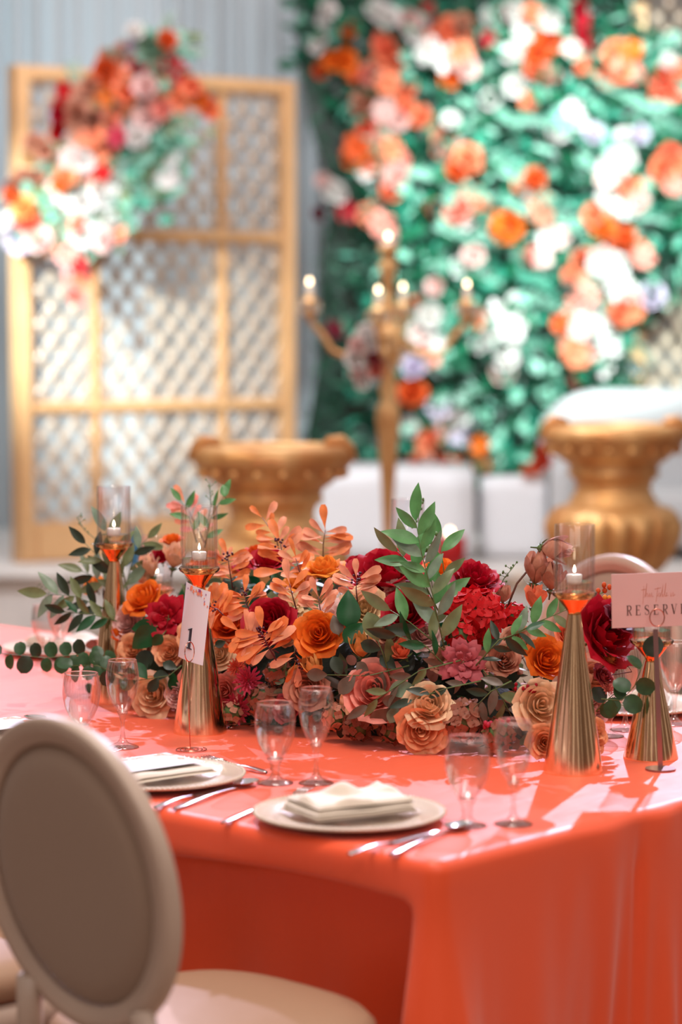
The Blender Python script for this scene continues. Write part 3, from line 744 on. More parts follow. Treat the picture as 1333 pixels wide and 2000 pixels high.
# script line
s = MB()
def sc(x, y): return oc(.30+x*.042, .555+y*.11, .0013)
paths = [  # t h i s   t a b l e   i s  in a loose hand
 [(.35, -1.2), (.6, 1.9)], [(.0, 1.2), (1.0, 1.35)], [(.6, 0), (.85, .1), (1.3, 2.1), (1.35, 2.3), (1.2, 1.4), (1.05, 0), (1.3, .7), (1.5, .65), (1.55, 0), (1.8, .2)],
 [(1.8, .2), (2.0, .7), (2.0, 0), (2.2, .1)], [(2.2, .1), (2.5, .75), (2.6, .3), (2.45, 0), (2.9, .15)],
 [(3.5, -.9), (4.0, 1.6)], [(3.2, 1.3), (4.7, 1.5)], [(3.85, .1), (4.3, .7), (4.1, .1), (4.45, .0), (4.55, .7), (4.6, .05)],
 [(4.6, .05), (5.0, 1.0), (5.3, 2.2), (5.1, 1.0), (5.0, 0), (5.3, .5), (5.2, 0), (5.5, .1)], [(5.5, .1), (5.9, 2.2), (5.95, 2.3), (5.65, .3), (5.9, 0)],
 [(5.9, 0), (6.2, .6), (6.1, .7), (6.05, .1), (6.5, .2)], [(7.0, .0), (7.2, .7), (7.15, 0), (7.4, .1)], [(7.4, .1), (7.7, .75), (7.8, .3), (7.6, 0), (8.2, .3)]]
for p_ in paths: stroke(s, p_, .09, lambda x, y: sc(x, y*1.0))
obj('printed_script', s, 'rose_ink', t, smooth=False)
s = MB(); s.lathe([(.0001, 0), (.029, 0), (.029, .004), (.0001, .004)], n=40, cap=False); sharp(obj('base_disc', s, 'mauve_metal', t))
tp = at_y(1281, 1229, Y0-.012)-o0
d_ = tp.normalized(); s = MB(); side = Vector((1, 0, 0)); fr = Vector((0, -1, 0))
s.add([Vector((0, 0, .003))+side*a*.0045+fr*b_*.0015 for a, b_ in ((-1, -1), (1, -1), (1, 1), (-1, 1))]+[tp+side*a*.0045+fr*b_*.0015 for a, b_ in ((-1, -1), (1, -1), (1, 1), (-1, 1))], [(0, 1, 5, 4), (1, 2, 6, 5), (2, 3, 7, 6), (3, 0, 4, 7), (4, 5, 6, 7)])
obj('stem', s, 'mauve_metal', t, smooth=False)
s = MB(); cc = at_y(1284, 1206, Y0-.016)-o0
s.tube([cc+Vector((.0138*cos(a*.209), -.002, .0165*sin(a*.209))) for a in range(30)], .0013, 6, True); obj('clip_loop', s, 'rose_gold', t)

# ------------------------------------------------------------------ the centrepiece
CU, CV, AU, AV, AZ = .98, 1.20, .27, .77, .335
org = tb(CU, CV, TZ)
cp = thing('flower_centrepiece', 'long low flower centrepiece of red, orange and peach blooms with greenery', 'flowers', org)
def to_l(p): d = p-org; q2 = Vector((d.x, d.y)); return Vector((q2.dot(TU)/AU, q2.dot(TV)/AV, d.z/AZ))
def dome(px, py, inset=0.0):
    """point where the sight line meets the arrangement, and the outward normal there"""
    d = ray(px, py); o_ = to_l(CAM); dl = to_l(CAM+d)-o_
    a = dl.dot(dl); b_ = 2*o_.dot(dl); c_ = o_.dot(o_)-1; disc = b_*b_-4*a*c_
    t_ = (-b_-sqrt(disc))/(2*a) if disc > 0 else -b_/(2*a)
    p = CAM+d*t_
    if p.z < TZ+.02: p = at_z(px, py, TZ+.02)
    l = to_l(p); n = Vector((TU.x*l.x/AU+TV.x*l.y/AV, TU.y*l.x/AU+TV.y*l.y/AV, l.z/AZ)); n.normalize()
    p2 = p+d.normalized()*inset; return p2, n
s = MB()
for i in range(1):
    def df(a, b):
        th = a*2*pi; r = sqrt(max(0, 1-b*b)); l = (r*cos(th)*AU*.66, r*sin(th)*AV*.80, b*AZ*.62)
        return (TU.x*l[0]+TV.x*l[1], TU.y*l[0]+TV.y*l[1], l[2]+.002)
    s.grid(df, 40, 10, True)
obj('foam_base', s, 'moss', cp)
def fillers(n, mats, L0, L1, kinds, rr=(.62, .88), zmax=1.0):
    q = random.Random(n)
    groups = {}
    for i in range(n):
        th = q.uniform(0, 2*pi); b_ = q.random()*zmax; r = sqrt(1-b_*b_); k = q.uniform(*rr)
        l = Vector((r*cos(th)*AU*k, r*sin(th)*AV*k, b_*AZ*k)); p = Vector((TU.x*l.x+TV.x*l.y, TU.y*l.x+TV.y*l.y, max(.006, l.z)))
        nn = Vector((TU.x*r*cos(th)/AU+TV.x*r*sin(th)/AV, TU.y*r*cos(th)/AU+TV.y*r*sin(th)/AV, b_/AZ)).normalized()
        d = (nn*.5+Vector((q.uniform(-1, 1), q.uniform(-1, 1), q.uniform(-.5, .9)))*.9).normalized()
        m_ = leaf_mtx(p, d, nn+Vector((q.uniform(-.6, .6), q.uniform(-.6, .6), q.uniform(-.2, .6))), q.uniform(L0, L1))
        key = (q.choice(kinds), q.choice(mats)); g = groups.setdefault(key, MB())
        base = leaf_mesh(key[0]); off = len(g.v)
        for v in base.v:
            w = m_ @ Vector(v); w.z = max(.003, w.z); g.v.append(tuple(w))
        g.f += [tuple(i_+off for i_ in f_) for f_ in base.f]
    for (k_, c_), g in groups.items(): obj('filler_leaves', g, c_, cp, kind='stuff')
fillers(950, ['dark', 'deep', 'olive', 'greybrown'], .035, .06, ['lance', 'spoon'])
fillers(420, ['brown', 'dusty'], .022, .036, ['round'], (.70, .90), .55)

up = Vector((0, 0, 1)); toc = Vector((0, -1, .12))
def F_(kind, col, px, py, w, face=.9, upw=.25, side=0, inset=.0, ncl=44):
    p, n = dome(px, py, inset)
    p = p-ray(px, py).normalized()*.018; r = w/2*p.y/F*1.12
    nn = (n*.45+toc*face+up*upw+Vector((side, 0, 0))+rv(.12)).normalized()
    if p.z-r*1.03 < TZ: p.z = TZ+r*1.03
    return add_flower(cp, None, kind, col, p-org, nn, r, True, ncl)
FL = [
 ('rose', 'orange', 284, 1170, 76, .7, .7, -.5), ('open', 'crimson', 325, 1208, 80, 1, .1, -.2), ('bud', 'skin', 292, 1108, 62, .3, .9, -.3), ('bud', 'skin', 342, 1088, 66, .3, .9, .3), ('tulip', 'skin', 282, 1126, 50, .4, .8, -.4),
 ('rose', 'crimson', 317, 1088, 42, .6, .6, 0, .05), ('rose', 'orange', 336, 1056, 40, .3, 1, 0, .05), ('rose', 'amber', 182, 1146, 44, .6, .6, -.4), ('tulip', 'orange', 232, 1240, 46, .3, .8, -.2), ('dahlia', 'pink', 215, 1212, 28, 1, .3), ('rose', 'blush', 250, 1218, 58, .9, .2, -.3),
 ('rose', 'cream', 302, 1358, 82, 1, .1, -.1), ('rose', 'blush', 345, 1356, 46), ('rose', 'peach', 262, 1268, 52), ('rose', 'peach', 332, 1274, 56), ('rose', 'cream', 245, 1300, 44),
 ('rose', 'dorange', 447, 1218, 82, .9, .3), ('rose', 'crimson', 530, 1213, 92, .9, .5), ('rose', 'crimson', 525, 1098, 68, .4, .8), ('rose', 'crimson', 478, 1105, 40, .5, .8), ('rose', 'amber', 634, 1112, 74, .35, 1.1), ('rose', 'dorange', 500, 1080, 44, .2, 1, 0, .06),
 ('rose', 'orange', 624, 1238, 84, 1, .3), ('rose', 'blush', 600, 1245, 62, .8, .2, -.5, .03), ('open', 'beige', 572, 1182, 62, .8, .6), ('peony', 'beige', 712, 1192, 78, .9, .3), ('open', 'blush', 652, 1205, 58, .8, .5), ('dahlia', 'white', 668, 1165, 40, .6, .8),
 ('peony', 'crimson', 752, 1122, 118, .6, .7), ('rose', 'crimson', 700, 1108, 60, .5, .9), ('rose', 'crimson', 793, 1200, 82, .8, .3), ('peony', 'crimson', 812, 1178, 56, .7, .6),
 ('rose', 'orange', 862, 1114, 66, .5, .9), ('peony', 'crimson', 928, 1130, 84, .7, .5), ('cluster', 'red', 930, 1205, 122, .8, .4), ('cluster', 'red', 1003, 1205, 62, .8, .4, 0, 0, 22), ('cluster', 'red', 900, 1240, 66, .8, .3, 0, 0, 22),
 ('bud', 'coral', 1047, 1168, 62, .3, .9), ('tulip', 'dusty', 1050, 1110, 84, .2, 1), ('tulip', 'dusty', 1086, 1072, 78, .4, -.5, .6), ('tulip', 'dusty', 1080, 1128, 70, .3, .9), ('tulip', 'dusty', 985, 1162, 46, .4, .8),
 ('rose', 'orange', 1066, 1288, 76, 1, .2, .2), ('rose', 'cream', 1056, 1378, 96, 1, .2, .2), ('peony', 'crimson', 1182, 1238, 122, .8, .1, .5), ('peony', 'wine', 1210, 1210, 60, .6, .4, .5),
 ('bud', 'coral', 785, 1272, 62, .6, .5, -.3), ('open', 'mauve', 905, 1292, 70, .9, .2), ('rose', 'blush', 828, 1240, 66, .8, .3), ('rose', 'cream', 840, 1378, 84, 1, .35), ('rose', 'peach', 822, 1447, 90, .9, -.3, .2),
 ('rose', 'pink', 730, 1350, 112, 1, .3, .1), ('rose', 'peach', 712, 1372, 84, 1, .0, -.3, .02), ('tulip', 'tulip', 612, 1302, 64, .2, .9), ('tulip', 'tulip', 705, 1262, 70, .3, .8), ('rose', 'dusty', 602, 1345, 76, .9, .1), ('rose', 'tulip', 588, 1322, 44),
 ('dahlia', 'hotpink', 484, 1328, 42, 1, .2), ('dahlia', 'scoral', 462, 1303, 28, 1, .3), ('dahlia', 'hotpink', 462, 1382, 46, 1, .2), ('rose', 'pink', 440, 1350, 66, .9, .1), ('rose', 'cream', 430, 1278, 56), ('rose', 'beige', 425, 1170, 50),
 ('cluster', 'brown', 700, 1425, 64, .8, .1, 0, 0, 20), ('cluster', 'brown', 520, 1372, 78, .8, .1, 0, 0, 24), ('cluster', 'brown', 905, 1408, 92, .8, .2, 0, 0, 30), ('cluster', 'brown', 975, 1440, 72, .8, .1, 0, 0, 22), ('cluster', 'dusty', 655, 1400, 60, .8, 0, 0, 0, 18), ('cluster', 'brown', 770, 1425, 62, .8, 0, 0, 0, 18), ('cluster', 'dusty', 455, 1395, 52, .8, 0, 0, 0, 16), ('cluster', 'brown', 545, 1315, 60, .9, .2, 0, 0, 20),
 ('rose', 'peach', 1064, 1462, 62), ('rose', 'peach', 1158, 1452, 66, .8, .1, .5), ('rose', 'skin', 1150, 1330, 90, .8, .2, .4), ('rose', 'blush', 1160, 1385, 56, .8, .1, .4), ('rose', 'mauve', 1178, 1322, 44, .7, .3, .5), ('dahlia', 'pink', 1192, 1345, 34, .7, .5, .4),
 ('rose', 'dusty', 985, 1290, 60, .8, .3), ('rose', 'dusty', 870, 1290, 54), ('dahlia', 'pink', 942, 1306, 26, 1, .3), ('rose', 'dusty', 1010, 1250, 60, .8, .3), ('open', 'blush', 772, 1150, 40), ('rose', 'mauve', 560, 1385, 50), ('rose', 'pink', 385, 1330, 60), ('cluster', 'dusty', 270, 1310, 56, .8, 0, 0, 0, 16),
 ('rose', 'peach', 380, 1240, 60), ('rose', 'cream', 560, 1245, 40), ('rose', 'dusty', 755, 1235, 56), ('rose', 'orange', 400, 1110, 60, .4, .9), ('rose', 'amber', 590, 1140, 60, .4, .9), ('rose', 'peach', 690, 1230, 44), ('rose', 'beige', 965, 1170, 40, .6, .8, 0, .03), ('rose', 'coral', 1110, 1240, 50), ('rose', 'beige', 1128, 1175, 44, .5, .7), ('rose', 'tulip', 1190, 1290, 40, .5, .5, .5)]
OUTW = {(634, 1112): .07, (525, 1098): .06, (530, 1213): .07, (624, 1238): .05, (752, 1122): .05, (928, 1130): .03, (785, 1272): .04, (730, 1350): .04, (840, 1378): .04, (905, 1292): .03, (862, 1114): .02, (284, 1170): .04, (325, 1208): .03, (612, 1302): .03, (705, 1262): .03, (484, 1328): .03, (712, 1192): .03, (1047, 1168): .03, (793, 1200): .05, (302, 1358): .03, (822, 1447): .02}
for a_ in FL:
    a_ = list(a_)+[.9, .25, 0, 0][len(a_)-5:] if len(a_) < 9 else list(a_)
    a_[8] = a_[8]-OUTW.get((a_[2], a_[3]), 0); F_(*a_)

def L_px(px, py, off): # point in front of the dome
    p, n = dome(px, py); d = ray(px, py).normalized(); return p-d*off-org
def SP(name, kind, cols, pl, Lpx, n, ang=48, off=.05, off2=None, **kw):
    off2 = off if off2 is None else off2
    p0, _ = dome(*pl[0]); Y = p0.y
    pts = []
    for i, (x, y) in enumerate(pl):
        t_ = i/(len(pl)-1); pts.append(at_y(x, y, Y-off*(1-t_)-off2*t_)-org)
    return sprig(cp, name, pts, kind, cols, Lpx*LSC[kind]*Y/F, n, ang, **kw)
LSC = {'lance': .88, 'paddle': .86, 'round': .9, 'spoon': .95, 'ovate': 1}
ol = ['olive', 'olive', 'sage', 'dark']; gr = ['green', 'green', 'sage', 'olive']
# left olive branches
SP('olive_branch', 'lance', ol, [(240, 1180), (215, 1110), (165, 1060)], 62, 9)
SP('olive_branch', 'lance', ol+['sage'], [(250, 1160), (235, 1090), (205, 1035)], 62, 8, off=.0)
SP('olive_branch', 'lance', ol, [(230, 1200), (150, 1165), (90, 1160)], 62, 11)
SP('olive_branch', 'lance', ['dark', 'deep', 'olive'], [(235, 1215), (180, 1200), (125, 1195)], 50, 9)
SP('olive_branch', 'lance', ol, [(250, 1130), (262, 1080), (290, 1050)], 50, 6)
SP('olive_branch', 'lance', ol, [(225, 1160), (190, 1130), (160, 1115)], 58, 6)
# long round-leaved branch on the cloth at the left, and the right one
def round_branch(pl, Lpx, n, Ys, off_=0):
    pts = [at_y(x, y, Ys)-org for x, y in pl]
    return sprig(cp, 'round_leaf_branch', pts, 'round', ['dollar', 'dollar', 'dark'], Lpx*Ys/F, n, 75, rad=.0011)
round_branch([(235, 1300), (160, 1278), (90, 1285), (0, 1276)], 34, 15, 5.30)
round_branch([(240, 1320), (190, 1300), (140, 1300)], 30, 9, 5.24)
round_branch([(1175, 1365), (1215, 1368), (1240, 1340), (1265, 1275)], 42, 7, 4.62)
SP('round_leaf_branch', 'round', ['dollar', 'dark'], [(1165, 1390), (1180, 1372), (1205, 1352)], 38, 4, 70)
# tall green spray at the centre right
SP('willow_branch', 'lance', gr, [(868, 1265), (845, 1160), (825, 1085), (812, 1015)], 80, 15, off=.06)
SP('willow_branch', 'lance', gr, [(860, 1200), (820, 1120), (775, 1075)], 78, 8, off=.08)
SP('willow_branch', 'lance', gr, [(860, 1190), (868, 1120), (860, 1050)], 72, 6, off=.0)
SP('willow_branch', 'lance', gr+['dark'], [(868, 1270), (800, 1215), (760, 1190)], 72, 5, off=.07)
SP('willow_branch', 'lance', ['deep', 'dark'], [(870, 1300), (830, 1260), (770, 1240)], 66, 4, off=.06)
# right greenery
SP('willow_branch', 'lance', gr, [(985, 1250), (1050, 1215), (1110, 1190)], 60, 9, off=.05)
SP('willow_branch', 'lance', ['deep', 'green', 'dark'], [(930, 1300), (975, 1250), (1030, 1230)], 56, 8, off=.05)
SP('willow_branch', 'lance', ['dark', 'greybrown', 'olive'], [(930, 1290), (960, 1330), (985, 1370), (1000, 1400)], 66, 7, off=.05)
SP('willow_branch', 'lance', ['dark', 'greybrown'], [(1000, 1330), (960, 1350), (925, 1385)], 66, 5, off=.05)
SP('willow_branch', 'lance', ['greybrown', 'olive'], [(900, 1290), (820, 1310), (760, 1350), (715, 1380)], 52, 7, off=.06, ang=30)
SP('willow_branch', 'lance', ['dark', 'greybrown'], [(940, 1330), (870, 1345), (800, 1370)], 50, 4, off=.05, ang=25)
SP('eucalyptus_branch', 'spoon', ['greybrown', 'dark'], [(800, 1300), (720, 1320), (635, 1318)], 48, 6, off=.05, ang=55)
SP('eucalyptus_branch', 'spoon', ['greybrown', 'sage'], [(830, 1330), (790, 1365), (765, 1385)], 52, 5, off=.06, ang=40)
SP('eucalyptus_branch', 'spoon', ['dark', 'sage'], [(640, 1370), (665, 1395), (668, 1420)], 26, 7, off=.03)
SP('eucalyptus_branch', 'round', ['varieg', 'varieg', 'sage'], [(460, 1330), (500, 1360), (530, 1372)], 22, 9, off=.04)
SP('eucalyptus_branch', 'round', ['varieg', 'sage'], [(560, 1290), (555, 1330), (552, 1375)], 22, 7, off=.04)
SP('eucalyptus_branch', 'round', ['dark'], [(290, 1250), (296, 1275), (300, 1290)], 52, 2, off=.05)
SP('eucalyptus_branch', 'spoon', ['dark', 'olive'], [(765, 1330), (748, 1275), (738, 1250)], 56, 3, off=.05)
SP('eucalyptus_branch', 'spoon', ['dark', 'deep'], [(355, 1300), (330, 1320), (262, 1330)], 40, 6, off=.03)
# glossy rose leaves
def LF(px, py, ex_, ey_, L_p, kind='ovate', col='deep', off=.07):
    p, n = dome(px, py); Y = p.y-off; a = at_y(px, py, Y); b2 = at_y(ex_, ey_, Y+.01); L2 = (b2-a).length
    s_ = MB(); s_.tube([a-org-(b2-a)*.25+Vector((0, .03, 0)), a-org], .0012, 5); o_ = obj('rose_leaf', s_, 'stem_green', cp)
    obj('leaf', leafm(kind, col), None, o_, mtx=leaf_mtx(a-org, b2-a, Vector((.15, -1, .3)), L2))
LF(680, 1226, 682, 1152, 70); LF(672, 1254, 712, 1216, 50); LF(662, 1240, 652, 1200, 40, 'ovate', 'greybrown')
LF(305, 1225, 256, 1268, 60); LF(300, 1222, 255, 1228, 50); LF(318, 1240, 296, 1262, 40); LF(420, 1262, 442, 1252, 30, 'ovate', 'dark'); LF(770, 1260, 735, 1285, 40, 'ovate', 'greybrown')
LF(640, 1150, 655, 1128, 40, 'ovate', 'green', .02); LF(440, 970, 436, 945, 30, 'ovate', 'green', 0)
LF(942, 1268, 985, 1246, 40, 'lance', 'dark', .05)
# top-left green twig with pink leaves behind
SP('willow_branch', 'lance', ['green'], [(400, 1070), (412, 1010), (438, 968)], 46, 6, off=.0)
SP('willow_branch', 'lance', ['green', 'deep'], [(385, 1060), (370, 1010), (352, 975)], 42, 4, off=.0)
# orange leafed sprays
ora = ['leaforange', 'leaforange', 'leafpeach']
def OS(pl, Lp, n, off=.05, cols=ora, fan=.1, ang=50, berries=True, off2=None):
    o_ = SP('orange_leaf_spray', 'paddle', cols, pl, Lp, round(n*1.45), ang, off, off2, stem='stem_plum', fan=fan, wsc=1.02)
    if berries:
        p0, _ = dome(*pl[0]); Y = p0.y-off; c_ = at_y(pl[-1][0], pl[-1][1], Y-.012)-org; s_ = MB()
        for i in range(11): s_.ball(c_+Vector((R.uniform(-.011, .011), R.uniform(-.008, .004), R.uniform(-.010, .012))), .0026, 6, 5)
        obj('berries', s_, 'berry', o_)
OS([(560, 1140), (553, 1085), (548, 1062)], 62, 10, .02, ang=70)
OS([(548, 1090), (540, 1050), (512, 1010)], 46, 7, .03, berries=False)
OS([(630, 1110), (632, 1060), (636, 1035)], 62, 10, -.06, cols=['leaforange', 'leafpeach'], ang=75, berries=False)
OS([(600, 1160), (585, 1115), (578, 1090)], 50, 5, .0, berries=False)
OS([(582, 1200), (572, 1165), (566, 1140)], 54, 6, .06, ang=50, berries=False)
OS([(455, 1150), (448, 1110), (445, 1085)], 52, 10, .03, ang=70)
OS([(540, 1290), (520, 1255), (512, 1235)], 66, 13, .10, fan=.25, ang=75)
OS([(545, 1275), (500, 1250), (470, 1235)], 60, 9, .10, fan=.3, ang=70, berries=False)
OS([(460, 1225), (425, 1190), (412, 1185)], 62, 8, .13, fan=.3, ang=80)
OS([(500, 1215), (482, 1180), (478, 1160)], 54, 9, .08, ang=75)
OS([(700, 1190), (696, 1150), (697, 1130)], 56, 10, .07, cols=['leafpeach'], ang=62)
OS([(630, 1220), (625, 1185), (622, 1165)], 50, 7, .05, cols=['leafpeach'], berries=False)
OS([(580, 1260), (575, 1290), (590, 1300)], 52, 6, .08, ang=60)
OS([(400, 1060), (372, 1005), (362, 985)], 46, 9, -.10, cols=['leafpeach', 'pink', 'pink'], ang=60, berries=False)
OS([(400, 1130), (425, 1105), (450, 1095)], 44, 6, .03, berries=False)
# twigs of tiny buds
def twig(pl, col, n, r_=.0032, off=.03, stem='stem_green', name='bud_twig'):
    p0, _ = dome(*pl[0]); Y = p0.y-off; pts = [at_y(x, y, Y)-org for x, y in pl]
    s_ = MB(); s_.tube(pts, .001, 5)
    bs = MB()
    for i in range(n):
        t_ = .35+.65*i/(n-1); k = min(len(pts)-2, int(t_*(len(pts)-1))); p = pts[k].lerp(pts[k+1], t_*(len(pts)-1)-k); e = p+Vector((R.uniform(-.014, .014), R.uniform(-.008, .004), R.uniform(.0, .014)))
        s_.tube([p, e], .0006, 4); bs.ball(e, r_, 6, 5, (1, 1, 1.3))
    o_ = obj(name, s_, stem, cp); obj('buds', bs, col, o_)
twig([(850, 1200), (840, 1100), (848, 1055)], 'varieg', 12, .0038); twig([(820, 1080), (818, 1010), (820, 975)], 'varieg', 10, .0025); twig([(960, 1180), (985, 1130), (1005, 1105)], 'varieg', 10, .0022)
twig([(1100, 1190), (1160, 1165), (1185, 1155)], 'sorange', 8, .005, 0); twig([(1130, 1200), (1165, 1180), (1190, 1180)], 'amber', 8, .005, 0); twig([(195, 1060), (165, 1035), (150, 1010)], 'varieg', 10, .0018, 0)
twig([(400, 1050), (412, 990), (410, 945)], 'varieg', 10, .0018, 0); twig([(940, 1430), (960, 1425), (985, 1420)], 'hotpink', 14, .0045, .04); twig([(1010, 1340), (1020, 1350), (1040, 1350)], 'crimson', 10, .0035, .04)
twig([(990, 1260), (975, 1300), (978, 1320)], 'white', 8, .002, .05); twig([(120, 1190), (90, 1165), (70, 1150)], 'varieg', 10, .0018, .0); twig([(1150, 1320), (1175, 1322), (1235, 1312)], 'wine', 3, .0022, .0, 'stem_plum')
p0, _ = dome(1040, 1120); Yb = p0.y
s_ = MB(); s_.tube([at_y(990, 1190, Yb)-org, at_y(1010, 1140, Yb)-org, at_y(1060, 1080, Yb)-org], .0024, 6); obj('magnolia_stem', s_, 'stem_brown', cp)

# ------------------------------------------------------------------ gold lattice screens on the stage
def lerp2(c4, a, b):
    (p00, p10, p01, p11) = c4
    return (p00*(1-a)+p10*a)*(1-b)+(p01*(1-a)+p11*a)*b
def screen(lb, Xl, Yl, Xr, Yr, z0, z1, cols, rows, fr=.085, group='gold lattice screens on the stage'):
    t = thing('lattice_screen', lb, 'screen', ((Xl+Xr)/2, (Yl+Yr)/2, z0), math.atan2(Yr-Yl, Xr-Xl), group)
    Wd = sqrt((Xr-Xl)**2+(Yr-Yl)**2); H = z1-z0; h = Wd/2
    def rail(x0, x1, a, b_, name='rail', th=.045):
        s_ = MB(); s_.box((x0, -th, a), (x1, th, b_)); s_.box((x0+.018, -th-.018, a+.018), (x1-.018, -th, b_-.018)) ; obj(name, s_, 'screen_gold', t, smooth=False)
    rail(-h, -h+fr, 0, H, 'stile', .06); rail(h-fr, h, 0, H, 'stile', .06); rail(-h+fr, h-fr, H-fr, H, 'rail', .058); rail(-h+fr, h-fr, 0, rows[0]-.0, 'rail', .058)
    xs = [-h+fr]+[-h+c_*Wd for c_ in cols]+[h-fr]; zs = rows+[H-fr]
    for x in xs[1:-1]: rail(x-.022, x+.022, rows[0], H-fr, 'mullion', .04)
    for z in zs[1:-1]: rail(-h+fr, h-fr, z-.035, z+.035, 'crossbar', .042)
    for i in range(len(xs)-1):
        for j in range(len(zs)-1):
            a0, a1, b0, b1 = xs[i], xs[i+1], zs[j], zs[j+1]
            s_ = MB(); sx, sz = .139, .186
            # diagonal bars clipped to the opening
            k = -int((b1-b0)/sz)-3
            for sg in (1, -1):
                for m_ in range(-60, 60):
                    for dd in (-.022, .022):
                        # line: z = b0 + sg*(x-a0)*sz/sx + m_*sz
                        def zx(x): return b0+sg*(x-a0)*sz/sx+m_*sz+dd
                        pts = []
                        for x in (a0, a1):
                            z = zx(x)
                            if b0 <= z <= b1: pts.append((x, z))
                        for z in (b0, b1):
                            x = a0+(z-b0-m_*sz-dd)/(sg*sz/sx)
                            if a0 < x < a1: pts.append((x, z))
                        if len(pts) >= 2:
                            pts.sort(); p_, q_ = pts[0], pts[-1]
                            if abs(p_[0]-q_[0])+abs(p_[1]-q_[1]) > .03: s_.tube([(p_[0], -.012+sg*.006, p_[1]), (q_[0], -.012+sg*.006, q_[1])], .0095, 4)
            x = a0
            # rosettes at crossings
            nx = int((a1-a0)/sx)+1
            for ii in range(nx+1):
                for jj in range(int((b1-b0)/sz)*2+2):
                    x = a0+ii*sx+(sx/2 if jj % 2 else 0); z = b0+jj*sz/2
                    if a0+.02 < x < a1-.02 and b0+.02 < z < b1-.02: s_.lathe([(.0001, .012), (.02, .010), (.036, 0), (.036, -.006)], (x, z, 0), 8, False)
            # lathe made discs in xy: swap into the xz plane
            vs2 = []
            obj_faces = s_.f
            for vtx in s_.v: vs2.append(vtx)
            s_.v = vs2
            obj('lattice_panel', fix_discs(s_), 'lattice', t, kind='stuff', smooth=False)
    return t
def fix_discs(s_):
    # vertices whose second coordinate lies far from the panel plane belong to discs drawn flat: (x, z, y) -> (x, y, z)
    s_.v = [(x, y, z) if abs(y) < .04 and z > .04 else (x, -z-.018, y) for (x, y, z) in s_.v]
    return s_
pl_ = at_y(22, 128, 13.45); pr_ = at_y(568, 172, 14.35)
screen('tall gold lattice screen at the left with a flower swag on its top corner', pl_.x, 13.45, pr_.x, 14.35, .30, pl_.z, [.275, .735], [.22, .86, 1.83])
pa = at_y(1236, 100, 15.2)
screen('gold lattice screen at the right edge beyond the flower wall', pa.x, 15.2, pa.x+1.7, 15.0, .30, 3.9, [.275, .735], [.22, .86, 1.83])

